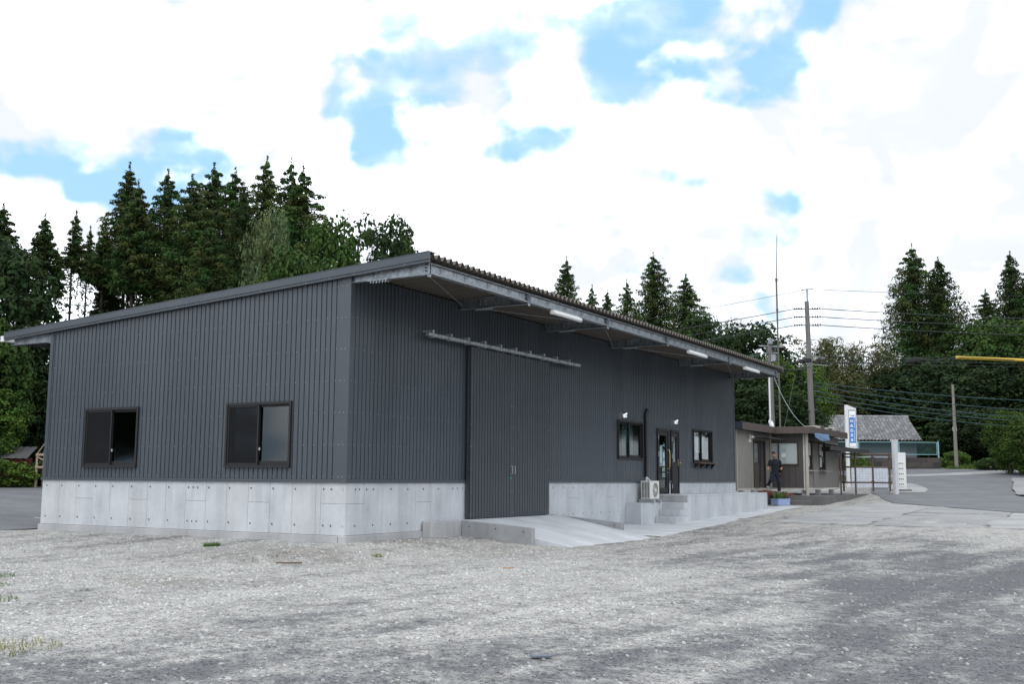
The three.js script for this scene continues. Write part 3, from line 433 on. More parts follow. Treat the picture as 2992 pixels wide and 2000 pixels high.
{ // big sliding door hung on an outside rail
  for (const [x0, x1, label] of [[4.34, 6.31, 'left leaf of the tall sliding door'], [6.32, 8.27, 'right leaf of the tall sliding door']]) {
    const left = x0 < 5, l = part('sliding_door', [box(x0, x1, 0.36, 4.34, 0.055, 0.13), box(left ? x1 - 0.1 : x0, left ? x1 : x0 + 0.1, 0.355, 4.342, 0.13, 0.15), sheet(x0 + 0.001, x1 - 0.001, 0.35, () => 4.345, [], 0.01).translate(0, 0, 0.148)], M.doorLeaf, wh); l.userData.label = label;
    part('hanger', [x0 + 0.4, x1 - 0.4].map(x => box(x - 0.02, x + 0.02, 4.34, 4.42, 0.08, 0.12)), M.rail, l);
    const hx = left ? 6.25 : 6.38; part('handle', [tube([V3(hx, 1.58, 0.15), V3(hx, 1.575, 0.19), V3(hx, 1.5, 0.195), V3(hx, 1.4, 0.19), V3(hx, 1.395, 0.15)], 0.008, 6, 16)], M.screw, l);
    if (left) part('lock_plate', box(6.2, 6.27, 1.27, 1.31, 0.15, 0.158), std(0.05, 0.28, 0.22, 0.5), l);
    const s = []; for (const u of [x0 + 0.04, x1 - 0.05]) for (let k = 0; k < 8; k++) s.push(new THREE.OctahedronGeometry(0.01, 0).translate(u, 0.45 + k * 0.52, 0.152)); part('screw_heads', s, M.screw, l).userData.kind = 'stuff';
  }
  const rail = part('door_rail', [rbox(2.45, 9.95, 4.385, 4.455, 0.15, 0.25, 0.008)], M.rail, wh);
  for (let x = 2.6; x < 9.95; x += 0.74) part('rail_bracket', [box(x - 0.025, x + 0.025, 4.36, 4.5, 0.142, 0.258), box(x - 0.04, x + 0.04, 4.49, 4.52, 0.0, 0.26)], M.rail, rail);
}
for (const x of [13.45, 17.72]) { // stainless hoods over the openings
  const h = part('vent_hood', [new THREE.SphereGeometry(0.11, 14, 8, 0, Math.PI).scale(1, 0.9, 1.1).translate(x, 3.25, 0.005), new THREE.CylinderGeometry(0.11, 0.11, 0.1, 14, 1, false, -Math.PI / 2, Math.PI).scale(1, 1, 1.1).translate(x, 3.2, 0.005)], M.chrome, wh);
  part('flange', new THREE.CylinderGeometry(0.12, 0.12, 0.008, 18).rotateX(Math.PI / 2).translate(x, 3.24, 0.006), M.chrome, h);
}
part('pipe_cover', [rbox(15.0, 15.11, 1.33, 3.36, 0.005, 0.085, 0.015), rbox(-0.055, 0.055, -0.04, 0.2, 0.005, 0.083, 0.015).rotateZ(-0.75).translate(15.075, 3.36, 0), rbox(15.15, 15.26, 3.42, 3.5, 0.004, 0.08, 0.015)], M.black, wh);
// ---------------------------------------------------------------- landing, steps, ramp, apron
const apronY = (x, z) => lerp(-0.085, 0.165, clamp((x - 14) / 10, 0, 1)) - 0.025 * clamp(z, 0, 3);
{
  const t = thing('concrete_landing', 'pale concrete landing with four side steps along the warehouse front', 'landing'), r = rng(19);
  part('core', [box(15.62, 24.03, -0.3, 0.76, 0.02, 1.19)], M.footing, t);
  part('top_slab', rbox(15.58, 24.09, 0.755, 0.80, 0.006, 1.235, 0.008), M.concrete[2], t);
  const xs = [15.58, 15.9, 16.5, 17.1, 17.7, 18.3, 18.9, 19.5, 20.1, 20.7, 21.3, 21.9, 22.5, 23.1, 24.09];
  for (let i = 0; i + 1 < xs.length; i += i < 1 ? 1 : 3) { const a = xs[i], b = xs[Math.min(xs.length - 1, i + (i < 1 ? 1 : 3))], hs = []; for (const x of xs.slice(0, -1)) if (x + 0.3 > a + 0.04 && x + 0.3 < b - 0.04) for (const y of [0.62, 0.24]) hs.push(circle(x + 0.3, y, 0.021)); part('concrete_panel', extrude([[a + 0.002, -0.25], [b - 0.002, -0.25], [b - 0.002, 0.752], [a + 0.002, 0.752]], 0.04, { holes: hs, bevel: 0.004 }).translate(0, 0, 1.192), M.concrete[Math.floor(r() * 4)], t); }
  part('end_panel', box(24.035, 24.088, -0.2, 0.752, 0.02, 1.19), M.concrete[1], t);
  // steps climb along the wall towards the landing
  [[14.6, 0.145], [14.93, 0.35], [15.21, 0.555]].forEach(([x, y], i, a) => part('step', rbox(x, 15.577, i ? a[i - 1][1] + 0.002 : -0.3, y, 0.524, 1.233, 0.008), M.concrete[i], t));
  part('riser', rbox(15.572, 15.6, 0.557, 0.75, 0.02, 1.2, 0.004), M.footing, t);
  part('equipment_plinth', rbox(13.5, 15.576, -0.3, 0.56, 0.008, 0.521, 0.01), M.concrete[0], t);
}
{
  const t = thing('concrete_ramp', 'pale concrete ramp with low side kerbs before the sliding door', 'ramp');
  const deck = (x0, x1) => { const s = [[0.0, 0.335], [0.28, 0.335], [2.0, 0.0], [3.2, -0.23], [3.2, -0.6], [0, -0.6]]; return extrude(s.map(([z, y]) => [z, y]), x1 - x0).rotateY(-Math.PI / 2).translate(x1, 0, 0); };
  part('deck', deck(4.0, 8.62), M.rampTop, t);
  part('kerb', extrude([[0.262, -0.5], [2.06, -0.5], [2.06, 0.215], [0.262, 0.335]], 0.145, { bevel: 0.006, holes: [circle(0.45, 0.2, 0.018), circle(1.15, 0.17, 0.018), circle(1.85, 0.12, 0.018)] }).rotateY(-Math.PI / 2).translate(3.995, 0, 0), M.kerb, t).userData.label = 'left ramp kerb';
  part('kerb', extrude([[0.05, -0.5], [2.06, -0.5], [2.06, 0.17], [0.05, 0.335]], 0.145, { bevel: 0.006, holes: [circle(1.85, 0.1, 0.018)] }).rotateY(-Math.PI / 2).translate(8.775, 0, 0), M.kerb, t).userData.label = 'right ramp kerb';
  part('end_block', rbox(2.6, 3.845, -0.5, 0.335, 0.05, 0.258, 0.01), M.block, t);
}
{ // thin new concrete apron along the front
  const q = []; const pts = [[8.8, 0.05, 8.8, 3.05], [11.5, 0.05, 11.5, 2.75], [14, 0.05, 14, 2.55], [18, 0.05, 18, 2.25], [24.1, 0.05, 24.1, 1.95], [27.2, 0.9, 27.2, 1.75]];
  for (let i = 1; i < pts.length; i++) { const [a, b, c, d] = pts[i - 1], [e, f, g, h] = pts[i], v = (x, z) => [x, Math.max(apronY(x, z), ground(x, z)) + 0.014, z], lo = (x, z) => { const p = v(x, z); p[1] -= 0.3; return p; }; const n = 5; for (let k = 0; k < n; k++) { const z0 = lerp(b, d, k / n), z1 = lerp(b, d, (k + 1) / n), z2 = lerp(f, h, k / n), z3 = lerp(f, h, (k + 1) / n); q.push([v(a, z0), v(a, z1), v(e, z3), v(e, z2)]); } q.push([v(c, d), lo(c, d), lo(g, h), v(g, h)]); }
  structure('concrete_apron', quads(q), M.rampTop, 'new concrete strip along the foot of the landing');
}
{ // outdoor unit of the air conditioner
  const t = thing('air_conditioner', 'cream outdoor air conditioner unit standing on the concrete plinth by the steps', 'air conditioner', [14.33, 0.56, 0.16]);
  const W = 0.74, D = 0.31, y0 = 0.115, y1 = 0.65, cx = 0.43, cy = 0.385, R = 0.225;
  part('casing', [extrude([[0, y0], [W, y0], [W, y1], [0, y1]], 0.012, { holes: [circle(cx, cy, R, 28)] }).translate(0, 0, D - 0.012), rbox(-0.004, W + 0.004, y1, y1 + 0.02, -0.004, D + 0.006, 0.006), box(0, W, y0 - 0.002, y0 + 0.01, 0, D - 0.012), box(W - 0.01, W, y0, y1, 0, D - 0.012), box(0.012, W - 0.01, y0, y1, 0, 0.01), box(0, 0.012, y0 + 0.01, y0 + 0.03, 0.02, D - 0.012), box(0, 0.012, y1 - 0.03, y1, 0.02, D - 0.012), box(0.62, 0.73, 0.5, 0.62, D, D + 0.004)], M.plastic, t);
  const bars = []; for (let k = 0; k < 14; k++) bars.push(box(0, 0.012, y0 + 0.04 + k * 0.034, y0 + 0.051 + k * 0.034, 0.02, D - 0.012)); for (const z of [0.012, 0.105, 0.2, D - 0.03]) bars.push(box(0, 0.014, y0 + 0.01, y1 - 0.01, z, z + 0.018)); part('side_grille', bars, M.plastic, t);
  part('cavity', [box(0.02, 0.03, y0 + 0.02, y1 - 0.02, 0.02, D - 0.02), box(0.03, W - 0.02, y0 + 0.02, y1 - 0.02, 0.1, 0.11)], M.black, t);
  const gr = []; for (let k = 1; k <= 7; k++) gr.push(new THREE.TorusGeometry(R * k / 7, 0.0035, 4, 28).translate(cx, cy, D + 0.004)); for (let k = 0; k < 12; k++) gr.push(bar(V3(cx + 0.03 * Math.cos(k * 0.5236), cy + 0.03 * Math.sin(k * 0.5236), D + 0.004), V3(cx + R * Math.cos(k * 0.5236), cy + R * Math.sin(k * 0.5236), D + 0.004), 0.003, 0.003, 4)); gr.push(new THREE.CylinderGeometry(0.05, 0.05, 0.012, 16).rotateX(Math.PI / 2).translate(cx, cy, D + 0.004)); part('fan_grille', gr, M.plastic, t);
  const fan = []; for (let k = 0; k < 3; k++) { const s = new THREE.Shape(); s.absarc(0, 0, 0.2, k * 2.094, k * 2.094 + 1.5); s.lineTo(0.04 * Math.cos(k * 2.094 + 1.5), 0.04 * Math.sin(k * 2.094 + 1.5)); s.absarc(0, 0, 0.04, k * 2.094 + 1.5, k * 2.094, true); fan.push(new THREE.ExtrudeGeometry(s, { depth: 0.006, bevelEnabled: false }).translate(cx, cy, 0.22)); } part('fan', fan, std(0.4, 0.4, 0.38, 0.5), t);
  for (const x of [0.02, 0.52]) part('base_foot', [rbox(x, x + 0.16, 0.004, 0.1, -0.08, D + 0.12, 0.01), box(x + 0.03, x + 0.13, 0.1, 0.113, 0.02, D)], M.kerb, t);
  part('pipe', [bar(V3(0.72, 0.63, 0.05), V3(0.72, 0.78, -0.1), 0.024), rbox(0.35, 0.4, 0.67, 0.79, 0.02, 0.06, 0.008)], M.white, t);
}
// ---------------------------------------------------------------- site office and what stands round it
const panelMap = grain(256, 1.2, 5, 0.82, 1.0, 5);
M.officeLit = std(0.27, 0.25, 0.225, 0.6, { map: panelMap }); M.officeShaded = std(0.075, 0.068, 0.064, 0.55, { map: panelMap }); M.brown = std(0.10, 0.075, 0.065, 0.5, { map: panelMap }); M.brownFrame = std(0.055, 0.035, 0.025, 0.5);  // office boards: one cladding, daylight and shade put into two colours
M.cream = std(0.5, 0.47, 0.42, 0.7, { map: panelMap }); M.blind = std(0.78, 0.8, 0.79, 0.7); M.tarp = std(0.16, 0.27, 0.42, 0.6, { map: panelMap }); M.redPlank = std(0.17, 0.045, 0.035, 0.7, { map: panelMap }); M.awning = std(0.032, 0.03, 0.028, 0.7);
structure('podium', [box(24.5, 29.0, -0.3, 0.62, -3.5, 0.05), box(29.0, 39.5, -0.3, 0.62, -3.5, 2.1), rbox(28.75, 29.9, -0.2, 0.42, 0.06, 1.7, 0.02)], M.oldConcrete, 'dark stained concrete platform under the office');
{
  const t = thing('site_office', 'grey-brown prefab site office with flat eaves and an inner corner', 'office');
  const zA = -0.53, xB = 30.57, zB = 0.99, y0 = 0.93, y1 = 3.32;
  part('wall_core', [box(25.9, 37.2, y0, y1, -5.4, zA - 0.06), box(xB + 0.05, 37.2, y0, y1, zA - 0.06, zB - 0.06)], M.core, t);
  const board = (name, a, b, lo, hi, fn, mat, parent) => part(name, fn(a + 0.006, b - 0.006, lo, hi), mat, parent);
  const front = (z) => (a, b, lo, hi) => [box(a, b, lo, hi, z - 0.05, z)], side = (x) => (a, b, lo, hi) => [box(x, x + 0.05, lo, hi, a, b)];
  const wA = part('wing_wall', [box(25.86, 30.5, y0 - 0.08, y0, zA - 0.06, zA + 0.01), box(25.84, 25.9, y0 - 0.1, y1, zA - 0.05, zA + 0.02)], M.cream, t);
  for (let x = 25.9; x < 28.1; x += 0.315) board('wall_board', x, x + 0.315, y0 + 0.003, y1, front(zA), M.officeLit, wA);
  for (const [a, b, lo, hi] of [[29.85, 30.2, y0 + 0.003, y1], [30.2, 30.52, y0 + 0.003, y1], [28.11, 29.85, 2.98, y1]]) board('wall_board', a, b, lo, hi, front(zA), M.officeLit, wA);
  const d = part('sliding_door', [box(28.12, 28.18, y0, 2.98, zA - 0.06, zA + 0.02), box(29.76, 29.84, y0, 2.98, zA - 0.06, zA + 0.02), box(28.12, 29.84, 2.92, 2.98, zA - 0.06, zA + 0.02), box(28.92, 28.99, y0, 2.92, zA - 0.05, zA)], M.brownFrame, t);
  part('lower_panel', [box(28.18, 28.92, y0 + 0.02, 1.95, zA - 0.04, zA - 0.015)], M.brown, d); part('rail', box(28.18, 28.92, 1.95, 2.02, zA - 0.045, zA - 0.008), M.brownFrame, d);
  mesh('pane', joined(box(28.18, 28.92, 2.02, 2.92, zA - 0.03, zA - 0.027)), M.glass, d); mesh('pane', joined(box(28.99, 29.3, 1.2, 2.92, zA - 0.045, zA - 0.042)), M.glass, d);
  part('vent_hood', [new THREE.CylinderGeometry(0.17, 0.17, 0.3, 14, 1, false, 0, Math.PI).rotateZ(Math.PI / 2).rotateX(-0.3).translate(27.6, 3.0, zA + 0.02), box(27.45, 27.75, 2.86, 3.2, zA, zA + 0.03)], M.plastic, t);
  part('door_canopy', [box(28.0, 30.3, 3.05, 3.08, zA, zA + 0.75), box(28.0, 30.3, 3.02, 3.05, zA + 0.7, zA + 0.75)], M.awning, t);
  // wing that stands forward: same boards, shade painted into the side wall colour
  const wB = part('wing_wall', [box(xB - 0.01, xB + 0.06, y0 - 0.08, y0, zA, zB), box(xB - 0.015, xB + 0.05, y0 - 0.1, y1, zB - 0.05, zB + 0.02), box(xB - 0.04, xB + 0.0, y0, y1 + 0.1, zA + 0.01, zA + 0.06)], M.cream, t);
  const sb = [[zA + 0.06, 0.02], [0.02, 0.3], [0.3, 0.58], [0.58, zB - 0.06]];
  for (const [a, b] of sb) { board('wall_board', a, b, y0 + 0.003, 1.9, side(xB), M.officeShaded, wB); board('wall_board', a, b, 2.96, y1, side(xB), M.officeShaded, wB); } board('wall_board', 0.73, zB - 0.06, 1.9, 2.96, side(xB), M.officeShaded, wB);
  const w = part('window', [box(xB - 0.03, xB + 0.03, 2.9, 2.96, zA + 0.06, 0.73), box(xB - 0.03, xB + 0.03, 1.9, 1.98, zA + 0.06, 0.73), box(xB - 0.03, xB + 0.03, 1.98, 2.9, 0.68, 0.73), box(xB - 0.03, xB + 0.03, 1.98, 2.9, -0.18, -0.13)], M.brownFrame, t);
  mesh('pane', joined(box(xB - 0.002, xB, 1.98, 2.9, -0.13, 0.68)), M.clear, w); mesh('pane', joined(box(xB + 0.01, xB + 0.012, 1.98, 2.9, zA + 0.06, -0.18)), M.clear, w);
  const sl = []; for (let k = 0; k < 26; k++) sl.push(box(0, 0.004, 0, 0.034, 0, 0.8).rotateZ(0.35).translate(xB + 0.03, 1.985 + k * 0.035, -0.13)); part('blind', sl, M.blind, w); part('curtain_or_reflection', box(xB + 0.03, xB + 0.035, 1.98, 2.9, zA + 0.06, -0.14), M.blind, w);
  part('notice', box(xB - 0.008, xB - 0.004, 2.28, 2.47, -0.04, 0.16), M.paper, w);
  for (let x = xB + 0.06; x < 36.8; x += 0.4) { const mid = x + 0.2, open = (mid > 30.9 && mid < 31.9) || (mid > 33.1 && mid < 34.4); if (open) { board('wall_board', x, x + 0.4, y0 + 0.003, 1.75, front(zB), M.officeLit, wB); board('wall_board', x, x + 0.4, 3.05, y1, front(zB), M.officeLit, wB); } else board('wall_board', x, Math.min(36.9, x + 0.4), y0 + 0.003, y1, front(zB), M.officeLit, wB); }
  for (const [a, b, label] of [[30.83, 31.83, 'notice window by the corner post'], [33.03, 34.23, 'notice window farther along']]) {
    const nw = part('window', [box(a, b, 3.0, 3.06, zB - 0.05, zB + 0.03), box(a, b, 1.72, 1.78, zB - 0.05, zB + 0.03), box(a, a + 0.06, 1.78, 3.0, zB - 0.05, zB + 0.03), box(b - 0.06, b, 1.78, 3.0, zB - 0.05, zB + 0.03)], M.brownFrame, t); nw.userData.label = label;
    mesh('pane', joined(box(a + 0.06, b - 0.06, 1.78, 3.0, zB - 0.02, zB - 0.018)), M.glass, nw); for (const [u, v, p, q] of [[0.2, 0.65, 0.3, 0.5], [0.55, 0.6, 0.3, 0.55], [0.28, 0.1, 0.3, 0.45]]) part('notice', box(a + u, a + u + p, 1.78 + v, 1.78 + v + q, zB - 0.014, zB - 0.011), M.paper, nw);
    part('sill', box(a - 0.1, b + 0.1, 1.68, 1.71, zB, zB + 0.28), M.cream, nw);
  }
  part('board_door', [box(32.0, 32.9, y0, 3.0, zB + 0.003, zB + 0.03), box(32.86, 32.92, 1.5, 2.0, zB + 0.03, zB + 0.05)], M.officeLit, t);
  // flat roof with brown fascia
  const o = 0.38;
  const roof = part('roof', [box(25.55, 37.3, y1 + 0.05, y1 + 0.07, -5.4, zA + o - 0.02), box(xB - o + 0.02, 37.3, y1 + 0.05, y1 + 0.07, zA + o - 0.02, zB + o - 0.02)], M.awning, t);
  part('fascia', [rbox(25.55, xB - o, y1 - 0.02, y1 + 0.28, zA + o - 0.03, zA + o, 0.01), rbox(xB - o - 0.03, xB - o, y1 - 0.02, y1 + 0.28, zA + o - 0.03, zB + o, 0.01), rbox(xB - o, 37.3, y1 - 0.02, y1 + 0.28, zB + o - 0.03, zB + o, 0.01)], M.brown, roof);
  part('gable_panel', extrude([[zA + o, y1 - 0.02], [zA + o, y1 + 0.3], [-4.5, y1 + 0.95], [-4.5, y1 - 0.02]], 0.03).rotateY(-Math.PI / 2).translate(25.55, 0, 0), M.trim, roof);
  part('lean_roof', quads([[[25.5, y1 + 0.31, zA + o - 0.1], [29.6, y1 + 0.31, zA + o - 0.1], [29.6, y1 + 0.95, -4.5], [25.5, y1 + 0.95, -4.5]], [[25.5, y1 + 0.34, zA + o - 0.1], [29.6, y1 + 0.34, zA + o - 0.1], [29.6, y1 + 0.98, -4.5], [25.5, y1 + 0.98, -4.5]], [[25.5, y1 + 0.31, zA + o - 0.1], [29.6, y1 + 0.31, zA + o - 0.1], [29.6, y1 + 0.34, zA + o - 0.1], [25.5, y1 + 0.34, zA + o - 0.1]]]), M.awning, roof);
  for (let k = 0; k < 7; k++) part('roof_debris', rbox(31.2 + k * 0.75, 31.8 + k * 0.75, y1 + 0.28, y1 + 0.34 + 0.05 * (k % 3), zB - 0.2 - 0.1 * (k % 2), zB + 0.25, 0.02), k % 2 ? M.cream : M.rust, roof);
  part('skylight_cap', [new THREE.SphereGeometry(0.12, 12, 8).scale(0.7, 1.8, 0.8).rotateX(-0.5).rotateZ(-0.4).translate(30.0, y1 + 0.42, zA + 0.25)], M.white, roof);
  // front awning on posts, tarp under the eave
  part('tarp', [quads([[[30.75, 3.34, zB + 0.42], [33.2, 3.36, zB + 0.44], [33.2, 3.1, zB + 0.5], [32, 3.02, zB + 0.47]], [[30.75, 3.34, zB + 0.42], [32, 3.02, zB + 0.47], [31.3, 3.08, zB + 0.46], [30.8, 3.16, zB + 0.44]]])], M.tarp, t);
  part('awning', [quads([[[30.7, 3.0, zB + 0.03], [39.2, 2.9, zB + 0.03], [39.2, 2.72, zB + 1.0], [30.7, 2.86, zB + 1.0]], [[30.7, 2.97, zB + 0.03], [39.2, 2.87, zB + 0.03], [39.2, 2.69, zB + 1.0], [30.7, 2.83, zB + 1.0]]]), box(31.2, 39.2, 2.6, 2.8, zB + 0.96, zB + 1.0), box(33.4, 39.2, 2.64, 2.7, zB + 0.85, zB + 0.9), box(33.4, 33.46, 2.6, 2.8, zB + 0.05, zB + 0.95)], M.awning, t);
  part('corner_post', box(xB - 0.02, xB + 0.08, 0.62, 3.6, zB + 0.06, zB + 0.16), M.cream, t);
  for (const [x, z] of [[33.3, 1.9], [36.3, 1.9]]) part('awning_post', bar(V3(x, 0.62, z), V3(x, 2.66, z), 0.04), M.rust, t);
  for (const [x, z] of [[26.2, -0.6], [27.9, -0.6], [29.6, -0.6], [30.7, 0.8], [33, 0.8], [35.5, 0.8]]) part('pier', box(x, x + 0.25, 0.62, y0 - 0.08, z, z + 0.2), M.footing, t);
  part('floor_beam', [box(25.9, 37, y0 - 0.085, y0 - 0.002, -1.2, zA - 0.07)], M.cream, t);
  part('mast_pipe', [bar(V3(29.95, 3.4, -0.3), V3(29.92, 5.7, -0.3), 0.035), tube([V3(29.92, 5.7, -0.3), V3(29.94, 5.9, -0.26), V3(30.05, 5.98, -0.14), V3(30.15, 5.86, -0.04)], 0.035, 8, 16)], M.white, t);
}
{ const o = mesh('door_ramp', joined(extrude([[0, 0], [1.1, 0], [1.1, 0.03], [0, 0.2]], 1.9).translate(0, 0, -1.9)), M.redPlank, scene); o.position.set(28.3, 0.625, -0.45); o.rotation.y = -Math.PI / 2; tag(o, 'dark red wooden ramp at the office door', 'ramp'); }
{ // blue crate planter
  const cx = 28.0, cz = 0.62, gy = ground(cx, cz), t = thing('planter_crate', 'pale blue plastic crate planted with grass by the platform', 'crate', [cx, gy + 0.01, cz], -0.55), bl = std(0.36, 0.44, 0.66, 0.5); t.scale.setScalar(0.72);
  part('crate', [box(-0.45, 0.45, 0, 0.02, -0.3, 0.3), box(-0.45, 0.45, 0.02, 0.36, 0.28, 0.3), box(-0.45, 0.45, 0.02, 0.36, -0.3, -0.28), box(-0.45, -0.43, 0.02, 0.36, -0.28, 0.28), box(0.43, 0.45, 0.02, 0.36, -0.28, 0.28), box(-0.47, 0.47, 0.32, 0.37, 0.3, 0.32), box(-0.47, -0.45, 0.32, 0.37, -0.32, 0.32), box(0.45, 0.47, 0.32, 0.37, -0.32, 0.3)], bl, t);
  const ribs = []; for (let k = 0; k < 9; k++) ribs.push(box(-0.43 + k * 0.105, -0.41 + k * 0.105, 0.02, 0.32, 0.301, 0.318)); for (let k = 0; k < 6; k++) ribs.push(box(-0.468, -0.451, 0.02, 0.32, -0.27 + k * 0.105, -0.25 + k * 0.105)); part('rib', ribs, bl, t);
  part('soil', box(-0.43, 0.43, 0.2, 0.31, -0.28, 0.28), std(0.05, 0.035, 0.025, 1), t);
  const r = rng(41), bl2 = []; for (let k = 0; k < 90; k++) { const x = (r() - 0.5) * 0.8, z = (r() - 0.5) * 0.5, a = r() * 6.3, l = 0.2 + 0.45 * r(), w = 0.012 + 0.02 * r(), d = V3(Math.cos(a), 0, Math.sin(a)), s = V3(-d.z, 0, d.x).multiplyScalar(w), p = V3(x, 0.31, z), q = p.clone().addScaledVector(d, l * 0.3).setY(0.31 + l * 0.7), e = p.clone().addScaledVector(d, l * 0.75).setY(0.31 + l * 0.85); bl2.push([p.clone().sub(s).toArray(), p.clone().add(s).toArray(), q.clone().add(s).toArray(), q.clone().sub(s).toArray()], [q.clone().sub(s).toArray(), q.clone().add(s).toArray(), e.toArray(), e.toArray()]); }
  part('grass', quads(bl2), std(0.09, 0.15, 0.035, 0.8), t);
}
{ // pipe gate, white post, panels behind
  const t = thing('pipe_gate', 'rusty scaffold-pipe gate beside the office awning', 'gate', [0, 0, 0]);
  const A = V3(36.6, 0, 1.2), B = V3(38.0, 0, 3.25), P = (s, y) => V3(lerp(A.x, B.x, s), y, lerp(A.z, B.z, s));
  for (const y of [1.18, 1.92, 2.4, 2.55]) part('rail', bar(P(-0.03, y), P(1, y), 0.04), y === 2.4 ? M.galv : M.rust, t);
  for (const s of [0.03, 0.62, 0.96]) { const u = part('upright', bar(P(s, 0.75), P(s, 2.62), 0.045), M.rust, t); part('clamp', [1.2, 1.94, 2.42].map(y => box(-0.07, 0.07, -0.06, 0.06, -0.07, 0.07).translate(P(s, y).x, y, P(s, y).z)), M.rust, u); }
  const p = thing('gate_post', 'tall white steel post at the end of the pipe gate', 'post', [38.15, ground(38.15, 3.4), 3.4], 0.9); part('post', rbox(-0.1, 0.1, -0.2, 2.6, -0.1, 0.1, 0.015), std(0.62, 0.62, 0.64, 0.5, { map: panelMap }), p); part('cap', box(-0.12, 0.18, 2.6, 2.65, -0.11, 0.11), M.white, p);
  const b = thing('notice_board', 'white upright board with small sign strips behind the gate post', 'board', [40.3, ground(40.3, 3.2), 3.2], -1.12);
  part('board', [rbox(-0.3, 0.32, 0.1, 1.95, -0.05, 0.05, 0.01)], M.white, b); part('foot', rbox(-0.35, 0.5, -0.1, 0.1, -0.25, 0.3, 0.02), M.oldConcrete, b);
  for (let k = 0; k < 5; k++) { const s = part('sign_strip', rbox(-0.2, 0.24, 0.25 + k * 0.26, 0.47 + k * 0.26, 0.055, 0.075, 0.004), M.paper, b); part('lettering', [0, 1, 2, 3].map(i => box(-0.15 + i * 0.09, -0.09 + i * 0.09, 0.32 + k * 0.26, 0.4 + k * 0.26, 0.0755, 0.077)), std(0.2, 0.2, 0.2, 0.8), s); }
  const g = thing('tile_sample_board', 'large white square-tiled panel leaning behind the pipe gate', 'panel', [41.2, ground(41.2, 1.5) + 0.12, 1.55], -1.05), r = rng(8), tm = [std(0.66, 0.69, 0.74, 0.35), std(0.6, 0.63, 0.7, 0.35)], nx = 13, ny = 9;
  part('backing', box(-0.95, 0.95, 0, 1.02, -0.03, 0), std(0.22, 0.24, 0.28, 0.8), g);
  const tg = [joined(rbox(0, 0.138, 0, 0.105, 0, 0.012, 0.003))]; for (let i = 0; i < nx; i++) for (let j = 0; j < ny; j++) { const m = mesh('tile', tg[0], tm[r() < 0.5 ? 0 : 1], g); m.position.set(-0.945 + i * 0.1457, 0.005 + j * 0.113, 0); }
}
